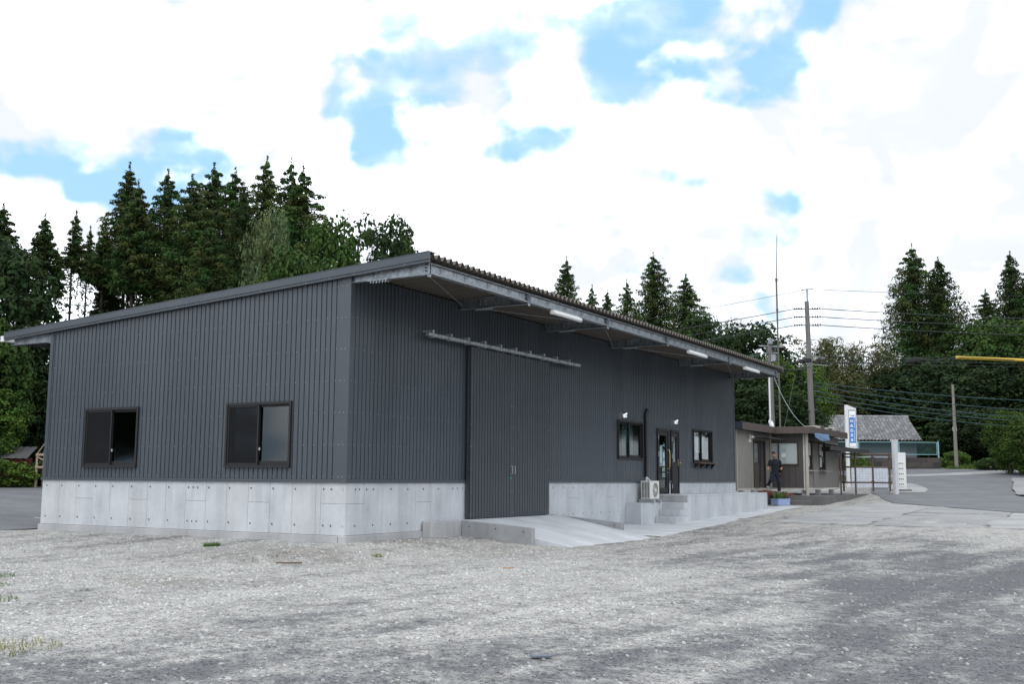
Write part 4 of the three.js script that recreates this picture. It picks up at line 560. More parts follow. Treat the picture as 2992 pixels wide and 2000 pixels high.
{ // tall company sign
  const t = thing('company_sign', 'tall white post carrying a blue vertical sign with white characters', 'sign', [42.45, ground(42.45, 0.2), 0.2], -1.05), y0 = -ground(42.45, 0.2);
  part('post', rbox(-0.1, 0.07, 0, y0 + 5.32, -0.08, 0.08, 0.01), M.white, t);
  part('bracket', [extrude([[0.07, y0 + 5.3], [0.5, y0 + 5.14], [0.5, y0 + 5.05], [0.07, y0 + 5.05]], 0.08).translate(0, 0, -0.04), extrude([[0.07, y0 + 2.85], [0.5, y0 + 3.02], [0.5, y0 + 3.08], [0.07, y0 + 3.08]], 0.08).translate(0, 0, -0.04), box(0.47, 0.5, y0 + 3.08, y0 + 5.05, -0.04, 0.04)], M.white, t);
  const c = document.createElement('canvas'); c.width = 192; c.height = 1024; const x = c.getContext('2d');
  x.fillStyle = '#f2f5f7'; x.fillRect(0, 0, 192, 1024); x.fillStyle = '#3b78c2'; x.fillRect(0, 190, 192, 740);
  x.strokeStyle = '#2f5fa8'; x.lineWidth = 7; x.beginPath(); x.moveTo(26, 160); x.lineTo(40, 110); x.lineTo(70, 150); x.moveTo(60, 160); x.lineTo(160, 160); x.moveTo(166, 100); x.lineTo(166, 160); x.stroke(); x.fillStyle = '#2a3f66'; x.fillRect(70, 128, 84, 20); x.fillStyle = '#7fb04a'; x.beginPath(); x.moveTo(26, 120); x.lineTo(44, 84); x.lineTo(52, 120); x.fill();
  x.strokeStyle = '#ffffff'; x.lineWidth = 9; x.lineCap = 'butt';
  const glyph = (cx, cy, s, strokes) => { for (const st of strokes) { x.beginPath(); st.forEach(([a, b], i) => i ? x.lineTo(cx + (a - 5) * s, cy + (b - 5) * s) : x.moveTo(cx + (a - 5) * s, cy + (b - 5) * s)); x.stroke(); } };
  const tree = (a, b, s) => [[[a, b + 2 * s], [a + 6 * s, b + 2 * s]], [[a + 3 * s, b], [a + 3 * s, b + 6 * s]], [[a + 3 * s, b + 2 * s], [a, b + 5 * s]], [[a + 3 * s, b + 2 * s], [a + 6 * s, b + 5 * s]]];
  const K = { kabu: [[[0, 3], [4, 3]], [[2, 0], [2, 10]], [[2, 3], [0, 7]], [[2, 3], [4, 6]], [[5, 3], [10, 3]], [[5, 6], [10, 6]], [[7.5, 0], [7.5, 10]], [[7.5, 6], [5, 9]], [[7.5, 6], [10, 9]]], mori: [...tree(2, -0.3, 1), ...tree(-0.3, 5, 0.85), ...tree(5, 5, 0.85)], ta: [[[1, 1], [9, 1], [9, 9.5], [1, 9.5], [1, 1]], [[1, 5], [9, 5]], [[5, 1], [5, 9.5]]], san: [[[5, -0.4], [5, 1]], [[1, 1], [9.5, 1]], [[3, 1], [3.6, 3]], [[7, 1], [6.4, 3]], [[0.8, 3.2], [9.6, 3.2]], [[1.6, 3.2], [0, 10]], [[3, 5.6], [9, 5.6]], [[3, 7.6], [9, 7.6]], [[2, 9.8], [10, 9.8]], [[6, 4], [6, 9.8]]], gyo: [[[3.6, -0.4], [3.6, 2]], [[6.2, -0.4], [6.2, 2]], [[0.4, 2], [9.6, 2]], [[2, 3.7], [8, 3.7]], [[2, 5.2], [8, 5.2]], [[0, 6.8], [10, 6.8]], [[5, 3.7], [5, 10.4]], [[5, 6.8], [1, 10]], [[5, 6.8], [9, 10]]] };
  ['kabu', 'mori', 'ta', 'san', 'gyo'].forEach((g, i) => glyph(72, 290 + i * 138, 8.6, K[g]));
  x.lineWidth = 4; for (let i = 0; i < 14; i++) if (i !== 6) glyph(154, 236 + i * 48, 3.1, [K.ta, K.gyo, K.san, K.mori][i % 4]);
  const tex = new THREE.CanvasTexture(c); tex.colorSpace = THREE.SRGBColorSpace; tex.flipY = true; tex.needsUpdate = true;
  const face = new THREE.Mesh(new THREE.PlaneGeometry(0.34, 1.9), new THREE.MeshStandardMaterial({ map: tex, roughness: 0.4, side: THREE.DoubleSide })); face.name = 'sign_face'; face.position.set(0.285, y0 + 4.05, 0.031); face.castShadow = face.receiveShadow = true; t.add(face);
  part('sign_panel', rbox(0.11, 0.46, y0 + 3.09, y0 + 5.01, -0.03, 0.028, 0.005), M.white, t);
}
{ // retaining wall, pale blue mesh fence, tile-roofed house behind
  const A = V3(57.8, 2.0, -8.0), B = V3(63.45, 2.0, 1.85), len = A.distanceTo(B), turn = Math.atan2(-(B.z - A.z), B.x - A.x);
  const w = thing('retaining_wall', 'dark stained concrete block wall below the pale blue fence', 'wall', [A.x, 1.5, A.z], turn), r = rng(15), wm = [std(0.085, 0.075, 0.07, 0.95, { map: concreteMap }), std(0.11, 0.1, 0.092, 0.95, { map: concreteMap }), std(0.07, 0.063, 0.06, 0.95, { map: concreteMap })];
  part('core', box(0, len, 0, 1.36, -0.3, -0.03), M.oldConcrete, w);
  for (let j = 0; j < 4; j++) for (let u = j % 2 ? -0.45 : 0; u < len; u += 0.9) { const a = Math.max(0, u), b = Math.min(len, u + 0.9); if (b - a > 0.1) part('block', rbox(a + 0.008, b - 0.008, 0.1 + j * 0.32, 0.412 + j * 0.32, -0.04, 0.01 * r(), 0.008), wm[Math.floor(r() * 3)], w); }
  const f = thing('mesh_fence', 'pale turquoise framed mesh fence on top of the block wall', 'fence', [A.x, 2.88, A.z], turn), blue = std(0.32, 0.55, 0.58, 0.5), net = std(0.035, 0.085, 0.09, 0.7);
  const posts = [len - 0.1, len - 2.95, len - 5.75, len - 8.55];
  for (const u of posts) part('post', box(u - 0.035, u + 0.035, 0, 1.15, -0.19, -0.12), blue, f);
  for (let i = 0; i < 4; i++) {
    const b = posts[i] - 0.08, a = i < 3 ? posts[i + 1] + 0.08 : 0.05, p = part('fence_panel', [box(a, b, 1.05, 1.09, -0.17, -0.14), box(a, b, 0.2, 0.24, -0.17, -0.14), box(a, a + 0.04, 0.24, 1.05, -0.17, -0.14), box(b - 0.04, b, 0.24, 1.05, -0.17, -0.14), box(a - 0.05, a, 0.95, 0.99, -0.165, -0.145), box(b, b + 0.05, 0.95, 0.99, -0.165, -0.145)], blue, f), g = [];
    for (let u = a + 0.04; u < b - 0.04; u += 0.05) g.push(new THREE.PlaneGeometry(0.011, 0.81).translate(u, 0.645, -0.155)); for (let y = 0.26; y < 1.05; y += 0.05) g.push(new THREE.PlaneGeometry(b - a - 0.08, 0.011).translate((a + b) / 2, y, -0.153)); part('wire_mesh', g, net, p).userData.kind = 'stuff';
  }
  // house
  const h = thing('tiled_house', 'low house with a weathered grey tiled roof behind the fence', 'house', [72.5, 2.2, -5.3], turn), hw = 3.7, eave = 2.15, ridge = 4.05, run = 2.9;
  part('wall', [box(-hw + 0.3, hw - 0.3, -0.5, eave + 0.1, -2.6, run - 0.5), extrude([[-run + 0.4, eave], [run - 0.4, eave], [0, ridge - 0.25]], 0.1).rotateY(Math.PI / 2).translate(hw - 0.45, 0, 0), extrude([[-run + 0.4, eave], [run - 0.4, eave], [0, ridge - 0.25]], 0.1).rotateY(Math.PI / 2).translate(-hw + 0.35, 0, 0)], std(0.16, 0.17, 0.18, 0.9, { map: panelMap }), h);
  for (let k = 0; k < 9; k++) part('siding_board', box(-hw + 0.35, hw - 0.35, 0.1 + k * 0.2, 0.285 + k * 0.2, run - 0.5, run - 0.475), std(0.15 + 0.02 * (k % 2), 0.165 + 0.02 * (k % 2), 0.18 + 0.02 * (k % 2), 0.8), h);
  const tones = [0.7, 0.85, 1.0, 1.2, 0.8].map(k => std(0.23 * k, 0.23 * k, 0.235 * k, 0.75)), roof = part('roof', quads([[[-hw, eave - 0.05, run], [hw, eave - 0.05, run], [hw, ridge - 0.1, 0], [-hw, ridge - 0.1, 0]], [[-hw, eave - 0.05, -run], [hw, eave - 0.05, -run], [hw, ridge - 0.1, 0], [-hw, ridge - 0.1, 0]], [[-hw, eave - 0.05, run], [hw, eave - 0.05, run], [hw, eave - 0.12, run], [-hw, eave - 0.12, run]]]), M.awning, h);
  const cols = 27, rows = 13, cw = hw * 2 / cols, rl = run / rows * 1.0, dy = (ridge - eave) / rows, variants = [];
  for (let v = 0; v < 5; v++) { const q = []; for (let k = 0; k < 4; k++) { const f = s => 0.1 * Math.sin(s * Math.PI), a = k / 4, b = (k + 1) / 4; q.push([[a * cw * 0.97, f(a) + 0.045, rl * 1.1], [b * cw * 0.97, f(b) + 0.045, rl * 1.1], [b * cw * 0.97, f(b) + dy, 0], [a * cw * 0.97, f(a) + dy, 0]]); q.push([[a * cw * 0.97, f(a) - 0.01, rl * 1.1], [b * cw * 0.97, f(b) - 0.01, rl * 1.1], [b * cw * 0.97, f(b) + 0.045, rl * 1.1], [a * cw * 0.97, f(a) + 0.045, rl * 1.1]]); } variants.push(joined(quads(q))); }
  const merged = tones.map(() => []); for (let i = 0; i < cols; i++) for (let j = 0; j < rows; j++) { const k = Math.floor(r() * 5); merged[k].push(variants[k].clone().translate(-hw + i * cw, eave + j * dy + 0.008 * r(), run - (j + 1) * rl + 0.02)); }
  // the tiles are a few pixels each: one layer per tone
  merged.forEach((l, k) => { part('roof_tiles', l, tones[k], roof).userData.kind = 'stuff'; });
  for (let k = 0; k < 18; k++) part('ridge_tile', [new THREE.CylinderGeometry(0.11, 0.12, hw * 2 / 18 - 0.01, 8, 1).rotateZ(Math.PI / 2).translate(-hw + (k + 0.5) * hw * 2 / 18, ridge + 0.13, 0), box(-hw + k * hw * 2 / 18, -hw + (k + 1) * hw * 2 / 18 - 0.01, ridge - 0.15, ridge + 0.1, -0.13, 0.13)], tones[k % 3 + 1], roof);
}
// ---------------------------------------------------------------- trees: tapered trunks, crowns of leaf-sized faces gathered in clumps
class Leaves {
  constructor() { this.p = []; this.c = []; }
  add(x, y, z, n, size, r, col, slim = 0.55) {                        // a small folded leaf spray facing n
    const t = V3(r() - 0.5, r() - 0.5, r() - 0.5).cross(n); if (t.lengthSq() < 1e-6) return; t.normalize(); const b = t.clone().cross(n).normalize();
    const s = size * (0.65 + 0.7 * r()), w = s * slim, f = s * 0.22, a = [x + t.x * s, y + t.y * s - f, z + t.z * s], d = [x - t.x * s, y - t.y * s - f, z - t.z * s], e = [x + b.x * w, y + b.y * w, z + b.z * w], g = [x - b.x * w, y - b.y * w, z - b.z * w];
    this.p.push(...a, ...e, ...g, ...d, ...g, ...e); const v = 0.8 + 0.4 * r(); for (let i = 0; i < 6; i++) this.c.push(col[0] * v, col[1] * v, col[2] * v);
  }
  geo() { const g = new THREE.BufferGeometry(); g.setAttribute('position', new THREE.Float32BufferAttribute(this.p, 3)); g.setAttribute('color', new THREE.Float32BufferAttribute(this.c, 3)); g.computeVertexNormals(); return g; }
}
M.leaf = new THREE.MeshPhysicalMaterial({ vertexColors: true, roughness: 0.9, specularIntensity: 0.25, side: THREE.DoubleSide, transmission: 0.2, thickness: 0 });
M.bark = std(0.10, 0.082, 0.066, 0.95, { map: grain(256, 1.1, 10, 0.5, 1.0, 4), bumpMap: grain(256, 1.1, 10, 0, 1, 4), bumpScale: 0.02 }); M.greyBark = std(0.13, 0.12, 0.105, 0.95);
const dirOf = r => { const u = 2 * r() - 1, a = r() * 6.2832, s = Math.sqrt(1 - u * u); return V3(s * Math.cos(a), u, s * Math.sin(a)); };
function clump(L, r, x, y, z, c, n, size, col, slim) { for (let i = 0; i < n; i++) { const d = dirOf(r); if (d.y < -0.35 && r() < 0.6) d.y *= -1; const q = c * (0.72 + 0.33 * r()), m = d.clone().add(V3((r() - 0.5) * 1.1, (r() - 0.1) * 0.8, (r() - 0.5) * 1.1)).normalize(); L.add(x + d.x * q, y + d.y * q * 0.8, z + d.z * q, m, size, r, col, slim); } }
// cedar crown: H tall, widest radius R at the base of the crown; base is the share of the height without branches
function cedarCrown(seed, H, R, base, N, tint, taper = 3.8) {
  const r = rng(seed), L = new Leaves(), span = H * (1 - base), n = Math.round(N / 4.2);
  for (let i = 0; i < n; i++) {                                       // boughs in loose tiers, each a row of sprays that sags and lifts at the tip
    const u = (i + r()) / n, d = 0.3 + (span - 0.3) * Math.pow(u, 0.82), t = 1 - d / span, a = i * 2.39996 + (r() - 0.5) * 0.9, gap = n3(Math.cos(a) * 1.6 + seed, d * 0.55, Math.sin(a) * 1.6);
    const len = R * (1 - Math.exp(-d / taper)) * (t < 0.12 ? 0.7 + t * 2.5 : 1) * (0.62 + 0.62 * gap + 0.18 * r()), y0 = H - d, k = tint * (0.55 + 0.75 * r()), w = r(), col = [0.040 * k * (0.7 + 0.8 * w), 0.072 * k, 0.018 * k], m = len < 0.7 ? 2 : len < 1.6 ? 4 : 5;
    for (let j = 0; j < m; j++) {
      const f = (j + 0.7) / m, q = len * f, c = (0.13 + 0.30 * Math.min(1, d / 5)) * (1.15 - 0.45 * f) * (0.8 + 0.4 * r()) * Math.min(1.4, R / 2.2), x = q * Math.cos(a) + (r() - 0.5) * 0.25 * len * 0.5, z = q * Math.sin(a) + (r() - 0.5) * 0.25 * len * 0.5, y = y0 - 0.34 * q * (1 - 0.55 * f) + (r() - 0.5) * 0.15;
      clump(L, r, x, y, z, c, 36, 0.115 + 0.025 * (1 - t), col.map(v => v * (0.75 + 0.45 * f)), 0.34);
      for (let e = 0; e < 4; e++) { const dd = dirOf(r); L.add(x + dd.x * c * 1.4, y + dd.y * c, z + dd.z * c * 1.4, dirOf(r), 0.11, r, col, 0.28); }
    }
  }
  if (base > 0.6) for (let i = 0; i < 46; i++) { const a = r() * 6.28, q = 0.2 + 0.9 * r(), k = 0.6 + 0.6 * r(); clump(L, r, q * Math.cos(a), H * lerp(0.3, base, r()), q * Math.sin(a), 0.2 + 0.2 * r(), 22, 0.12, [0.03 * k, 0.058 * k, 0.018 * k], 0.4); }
  for (let i = 0; i < 46; i++) L.add((r() - 0.5) * 0.12, H * (0.965 + 0.045 * r()), (r() - 0.5) * 0.12, dirOf(r), 0.09, r, [0.035, 0.066, 0.02], 0.4);
  return L.geo();
}
// broadleaf crown: an uneven heap of clumps round the axis between y0 and y1
function broadCrown(seed, H, R, y0, N, colour, size, n = 34) {
  const r = rng(seed), L = new Leaves();
  for (let i = 0; i < N; i++) {
    const d = dirOf(r), lump = 0.68 + 0.6 * n3(d.x * 1.8 + seed, d.y * 1.8, d.z * 1.8), s = Math.cbrt(0.3 + 0.7 * r()), cy = (y0 + H) / 2, ry = (H - y0) / 2, c = R * (0.13 + 0.13 * r());
    const k = 0.55 + 0.8 * r(), h = r(), col = [colour[0] * k * (0.9 + 0.35 * h), colour[1] * k, colour[2] * k * (1.1 - 0.3 * h)];
    clump(L, r, d.x * R * lump * s, cy + d.y * ry * (0.8 + 0.25 * lump) * s, d.z * R * lump * s, c, n, size, col, 0.62);
  }
  return L.geo();
}
function trunkGeo(h, r0, r1, seed, lean = 0.03) { const r = rng(seed), a = r() * 6.28, pts = [], N = 6; for (let i = 0; i <= N; i++) { const t = i / N; pts.push(V3(Math.cos(a) * lean * h * t * t, -0.5 + (h + 0.5) * t, Math.sin(a) * lean * h * t * t)); } const g = new THREE.TubeGeometry(new THREE.CatmullRomCurve3(pts), 12, 1, 7, false), p = g.attributes.position, c = new THREE.CatmullRomCurve3(pts); for (let i = 0; i < p.count; i++) { const ring = Math.floor(i / 8), q = c.getPointAt(ring / 12), s = lerp(r0, r1, ring / 12); p.setXYZ(i, q.x + (p.getX(i) - q.x) * s, q.y + (p.getY(i) - q.y) * s, q.z + (p.getZ(i) - q.z) * s); } g.computeVertexNormals(); return g; }
function limbs(seed, y, R, n) { const r = rng(seed), out = []; for (let i = 0; i < n; i++) { const a = i / n * 6.28 + r(), l = R * (0.5 + 0.4 * r()), h = y * (0.55 + 0.5 * r()), p = V3(0, h, 0), q = V3(Math.cos(a) * l * 0.5, h + l * 0.55, Math.sin(a) * l * 0.5), e = V3(Math.cos(a) * l, h + l * 1.0, Math.sin(a) * l); out.push(bar(p, q, 0.09, 0.06, 6), bar(q, e, 0.06, 0.02, 6)); } return out; }
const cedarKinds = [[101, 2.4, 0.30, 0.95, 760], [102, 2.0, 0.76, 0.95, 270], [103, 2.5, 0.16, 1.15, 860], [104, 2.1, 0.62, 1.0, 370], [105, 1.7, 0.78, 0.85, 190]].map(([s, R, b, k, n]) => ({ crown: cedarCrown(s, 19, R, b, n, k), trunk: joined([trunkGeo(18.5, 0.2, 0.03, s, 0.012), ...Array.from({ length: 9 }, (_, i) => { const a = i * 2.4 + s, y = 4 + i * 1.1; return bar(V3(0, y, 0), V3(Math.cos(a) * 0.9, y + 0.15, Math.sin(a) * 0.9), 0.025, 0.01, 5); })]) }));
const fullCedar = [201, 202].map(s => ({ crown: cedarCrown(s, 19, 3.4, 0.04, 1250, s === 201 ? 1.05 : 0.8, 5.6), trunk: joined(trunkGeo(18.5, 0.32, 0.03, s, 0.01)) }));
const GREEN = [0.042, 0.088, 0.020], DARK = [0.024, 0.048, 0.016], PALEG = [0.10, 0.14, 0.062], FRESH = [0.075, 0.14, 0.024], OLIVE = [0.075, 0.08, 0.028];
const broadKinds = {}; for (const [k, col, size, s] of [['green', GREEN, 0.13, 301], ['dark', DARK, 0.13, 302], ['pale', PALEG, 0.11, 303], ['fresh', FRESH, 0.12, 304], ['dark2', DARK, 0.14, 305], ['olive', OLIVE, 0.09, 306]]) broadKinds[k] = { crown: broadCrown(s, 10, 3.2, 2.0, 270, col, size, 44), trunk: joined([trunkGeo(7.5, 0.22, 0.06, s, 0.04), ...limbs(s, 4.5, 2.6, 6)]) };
function tree(name, label, category, kind, x, z, top, wide, turn, group, baseH = 19, baseR = 2.1, bark = M.bark) {
  const y = ground(x, z), t = thing(name, label, category, [x, y, z], turn, group), sy = (top - y) / baseH, sx = wide / baseR;
  const a = mesh('trunk', kind.trunk, bark, t), b = mesh('crown', kind.crown, M.leaf, t); a.scale.set(clamp(sx, 0.7, 1.3), sy, clamp(sx, 0.7, 1.3)); b.scale.set(sx, sy, sx); return t;
}
{
  // cedar stand behind the warehouse: x, z, height of the tip, crown radius; listed from left to right by their tips
  const row = [[19.7, -40.3, 16.2, 2.1], [22.2, -40.0, 16.1, 1.8], [21.8, -36.8, 15.8, 1.6], [25.3, -38.7, 15.9, 1.8], [27.0, -38.9, 20.2, 2.2], [24.0, -34.5, 17.8, 1.9], [28.9, -37.6, 20.1, 2.0], [26.2, -32.6, 18.4, 2.3], [29.6, -34.4, 20.2, 2.6], [28.1, -31.1, 19.1, 2.0], [32.6, -32.9, 21.2, 2.1], [31.9, -30.3, 20.6, 1.6], [29.3, -27.0, 18.9, 2.4]];
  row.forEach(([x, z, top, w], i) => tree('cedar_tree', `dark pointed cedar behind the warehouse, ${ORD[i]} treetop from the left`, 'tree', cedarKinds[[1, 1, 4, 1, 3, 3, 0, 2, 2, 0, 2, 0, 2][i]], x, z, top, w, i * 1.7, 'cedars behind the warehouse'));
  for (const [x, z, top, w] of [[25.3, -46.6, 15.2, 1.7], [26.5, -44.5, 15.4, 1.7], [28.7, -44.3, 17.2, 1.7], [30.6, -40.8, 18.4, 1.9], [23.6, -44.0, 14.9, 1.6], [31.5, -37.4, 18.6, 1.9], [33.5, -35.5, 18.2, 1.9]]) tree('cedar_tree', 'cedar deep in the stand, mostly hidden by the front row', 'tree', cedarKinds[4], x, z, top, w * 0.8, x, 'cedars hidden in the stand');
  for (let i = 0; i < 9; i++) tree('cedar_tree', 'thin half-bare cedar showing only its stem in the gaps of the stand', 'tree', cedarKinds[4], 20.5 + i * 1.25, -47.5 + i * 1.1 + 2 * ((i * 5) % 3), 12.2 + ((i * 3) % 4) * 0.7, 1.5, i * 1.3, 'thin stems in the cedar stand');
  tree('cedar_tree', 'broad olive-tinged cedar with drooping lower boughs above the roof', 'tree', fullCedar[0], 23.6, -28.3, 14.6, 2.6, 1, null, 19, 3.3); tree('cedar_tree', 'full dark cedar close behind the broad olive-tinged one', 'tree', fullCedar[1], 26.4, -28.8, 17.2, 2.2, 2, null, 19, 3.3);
  const b = (label, k, x, z, top, w, turn, group) => tree('broadleaf_tree', label, 'tree', broadKinds[k], x, z, top, w, turn, group, 10, 3.2, M.greyBark);
  b('pale silvery-leaved tree rising between the cedars over the roof', 'pale', 23.0, -23.4, 14.4, 1.5, 0.4);
  b('bright green leafy tree right of the pale one over the roof', 'green', 25.9, -21.9, 14.3, 2.4, 1.4);
  b('dark round-topped tree just left of the roof peak', 'dark', 28.8, -20.8, 14.8, 2.7, 2.2);
  b('small green tree showing at the tip of the roof peak', 'green', 31.4, -20.6, 13.4, 1.4, 3.0);
  b('leafy green tree low behind the roof between the pale and bright trees', 'green', 22.0, -21.2, 11.8, 2.2, 4.0);
  b('dark spreading tree at the far left edge in front of the cedars', 'dark2', 15.6, -34.2, 12.6, 3.0, 0.3);
  b('dark broad tree second from the left edge in front of the cedars', 'dark', 18.2, -35.3, 8.6, 2.2, 1.1);
  b('large-leaved green tree beside the left end of the warehouse', 'green', 14.3, -32.4, 8.4, 1.9, 2.5);
  b('fresh green shrubby tree low by the left corner of the warehouse', 'fresh', 13.6, -31.6, 5.2, 1.8, 3.5);
  b('green shrubby tree at the left edge above the red shed', 'green', 12.1, -33.0, 7.2, 2.2, 4.4);
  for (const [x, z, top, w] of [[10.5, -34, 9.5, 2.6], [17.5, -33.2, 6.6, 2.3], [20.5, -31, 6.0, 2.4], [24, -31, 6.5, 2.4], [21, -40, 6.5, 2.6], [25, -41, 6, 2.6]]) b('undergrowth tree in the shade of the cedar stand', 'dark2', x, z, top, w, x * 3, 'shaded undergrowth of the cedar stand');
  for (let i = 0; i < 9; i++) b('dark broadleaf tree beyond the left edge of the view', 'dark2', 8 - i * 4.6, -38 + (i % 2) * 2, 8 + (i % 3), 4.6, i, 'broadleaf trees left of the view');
  // cedars beyond the warehouse roof
  [[66.3, -28.9, 20.6, 1.7], [72.2, -29.2, 19.0, 1.5], [71.2, -27.2, 18.3, 1.5], [73.7, -26.4, 19.5, 1.6], [67.4, -21.1, 20.4, 2.1], [70.8, -19.5, 18.9, 2.5]].forEach(([x, z, top, w], i) => tree('cedar_tree', `distant cedar beyond the roof, ${ORD[i]} from the left in its row`, 'tree', cedarKinds[i % 2 ? 2 : 0], x, z, top, w, i * 2.1, 'distant cedars beyond the roof'));
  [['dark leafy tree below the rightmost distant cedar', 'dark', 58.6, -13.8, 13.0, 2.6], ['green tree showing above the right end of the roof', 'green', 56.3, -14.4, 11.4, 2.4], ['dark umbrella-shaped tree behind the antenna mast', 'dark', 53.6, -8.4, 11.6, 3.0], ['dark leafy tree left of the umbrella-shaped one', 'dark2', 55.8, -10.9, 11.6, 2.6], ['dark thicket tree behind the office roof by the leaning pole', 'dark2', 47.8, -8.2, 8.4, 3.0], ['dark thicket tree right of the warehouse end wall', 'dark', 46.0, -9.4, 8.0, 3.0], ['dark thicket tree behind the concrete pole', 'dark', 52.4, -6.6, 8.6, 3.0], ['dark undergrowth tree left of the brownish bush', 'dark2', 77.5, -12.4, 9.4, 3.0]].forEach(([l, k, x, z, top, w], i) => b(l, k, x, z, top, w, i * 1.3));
  [['vine-covered bright green tree just right of the mast', 'fresh', 51.2, -6.2, 9.0, 1.9], ['vine-covered bright green tree right of the concrete pole', 'fresh', 54.6, -5.2, 8.7, 1.9]].forEach(([l, k, x, z, top, w], i) => b(l, k, x, z, top, w, i * 2 + 0.5));
  [['dark low thicket tree just behind the office roof', 46.2, -6.0, 6.6, 2.4], ['dark low thicket tree between the two concrete poles', 49.6, -5.0, 6.5, 2.4], ['dark low thicket tree left of the tiled roof', 64.5, -11.6, 8.2, 2.6]].forEach(([l, x, z, top, w], i) => b(l, 'dark', x, z, top, w, i * 2));
  b('fine-leaved brownish round bush left of the blue sign', 'olive', 77.4, -9.3, 9.7, 2.0, 0);
  // the big pair on the right and their neighbours
  tree('cedar_tree', 'biggest dark cedar on the right, left one of the pair', 'tree', fullCedar[0], 88.6, -3.6, 23.4, 4.1, 0.4, null, 19, 3.3); tree('cedar_tree', 'right and shorter one of the big cedar pair', 'tree', fullCedar[1], 87.8, -1.2, 21.8, 3.7, 1.4, null, 19, 3.3);
  tree('cedar_tree', 'narrow cedar rising near the right edge', 'tree', fullCedar[1], 91.2, 4.6, 22.4, 3.1, 2.4, null, 19, 3.3); tree('cedar_tree', 'cedar cut by the right edge of the view', 'tree', fullCedar[0], 90.0, 6.6, 21.6, 3.3, 3.4, null, 19, 3.3); tree('cedar_tree', 'short round-topped cedar left of the right-edge cedars', 'tree', cedarKinds[2], 92.6, 2.2, 19.2, 2.6, 4.4, null, 19, 2.1);
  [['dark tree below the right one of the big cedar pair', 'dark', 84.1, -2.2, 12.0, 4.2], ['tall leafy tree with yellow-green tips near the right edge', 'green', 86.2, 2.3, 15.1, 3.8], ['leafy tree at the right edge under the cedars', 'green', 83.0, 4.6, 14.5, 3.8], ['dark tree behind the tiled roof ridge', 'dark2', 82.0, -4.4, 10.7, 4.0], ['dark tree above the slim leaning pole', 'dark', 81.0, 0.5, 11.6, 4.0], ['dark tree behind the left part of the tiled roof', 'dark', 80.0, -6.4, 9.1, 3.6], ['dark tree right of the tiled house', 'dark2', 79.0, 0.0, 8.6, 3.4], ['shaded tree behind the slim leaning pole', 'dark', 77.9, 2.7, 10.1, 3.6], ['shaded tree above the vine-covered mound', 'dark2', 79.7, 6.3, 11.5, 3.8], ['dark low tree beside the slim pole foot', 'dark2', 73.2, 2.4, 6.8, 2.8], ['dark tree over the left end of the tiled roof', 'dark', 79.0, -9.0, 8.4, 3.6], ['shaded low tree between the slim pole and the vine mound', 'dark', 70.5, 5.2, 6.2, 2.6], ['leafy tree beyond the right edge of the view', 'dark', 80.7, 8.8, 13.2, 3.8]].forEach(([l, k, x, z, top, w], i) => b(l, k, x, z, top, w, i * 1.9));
  // bamboo: leaning culms with feathery tops
  const bam = [401, 402].map(s => { const r = rng(s), Lv = new Leaves(), culms = []; for (let i = 0; i < 14; i++) { const a = r() * 6.28, q = 0.9 * Math.sqrt(r()), x = q * Math.cos(a), z = q * Math.sin(a), h = 6.4 + 3.6 * r(), lx = (r() - 0.5) * 1.6, lz = (r() - 0.5) * 1.6; culms.push(bar(V3(x, -0.3, z), V3(x + lx * 0.3, h * 0.6, z + lz * 0.3), 0.04, 0.03, 5), bar(V3(x + lx * 0.3, h * 0.6, z + lz * 0.3), V3(x + lx, h, z + lz), 0.03, 0.008, 5)); for (let k = 0; k < 13; k++) { const t = 0.3 + 0.7 * k / 12, bx = x + lx * t * t, bz = z + lz * t * t; clump(Lv, r, bx + (r() - 0.5) * 0.9, h * t, bz + (r() - 0.5) * 0.9, 0.4 + 0.25 * r(), 44, 0.15, [0.085 * (0.7 + 0.6 * r()), 0.095 * (0.8 + 0.4 * r()), 0.035], 0.24); } } return { crown: Lv.geo(), trunk: joined(culms) }; });
  M.culm = std(0.12, 0.14, 0.06, 0.6);
  [['bamboo clump behind the concrete pole', 78.7, -10.9, 14.2, 2.0], ['bamboo clump with the tallest feathery top', 81.9, -9.4, 14.7, 2.0], ['pointed bamboo clump left of the big cedar pair', 81.1, -7.0, 13.7, 2.0], ['lower bamboo clump in front of the others', 76.5, -7.8, 11.6, 1.9], ['bamboo clump touching the big cedar pair', 84.1, -5.8, 13.3, 1.8]].forEach(([l, x, z, top, w], i) => { const y = ground(x, z), t = thing('bamboo', l, 'bamboo', [x, y, z], i * 1.2, 'bamboo clumps'), s = (top - y) / 10; const a = mesh('culms', bam[i % 2].trunk, M.culm, t), c = mesh('crown', bam[i % 2].crown, M.leaf, t); a.scale.set(w / 1.4, s, w / 1.4); c.scale.set(w / 1.4, s, w / 1.4); });
  // the wood goes on round the yard to the right of the view
  for (let i = 0; i < 15; i++) { const t = i / 14, x = lerp(62, 20, t) + 3 * ((i * 7) % 3), z = lerp(13, 46, t) + 2 * ((i * 5) % 3); if (i % 3) b('dark broadleaf tree beyond the right edge of the view', 'dark2', x, z, along(x) + 11 + (i % 4), 5.2, i, 'broadleaf trees right of the view'); else tree('cedar_tree', 'cedar beyond the right edge of the view', 'tree', cedarKinds[2], x, z, along(x) + 17, 3.2, i, 'cedars right of the view'); }
  // vine mound on the right, shrubs
  const bushKinds = [['fresh', FRESH, 501], ['green', GREEN, 502]].map(([n, c, s]) => broadCrown(s, 2, 1.1, 0.0, 150, c, 0.07, 30)), stems = joined(limbs(55, 0.5, 0.8, 6));
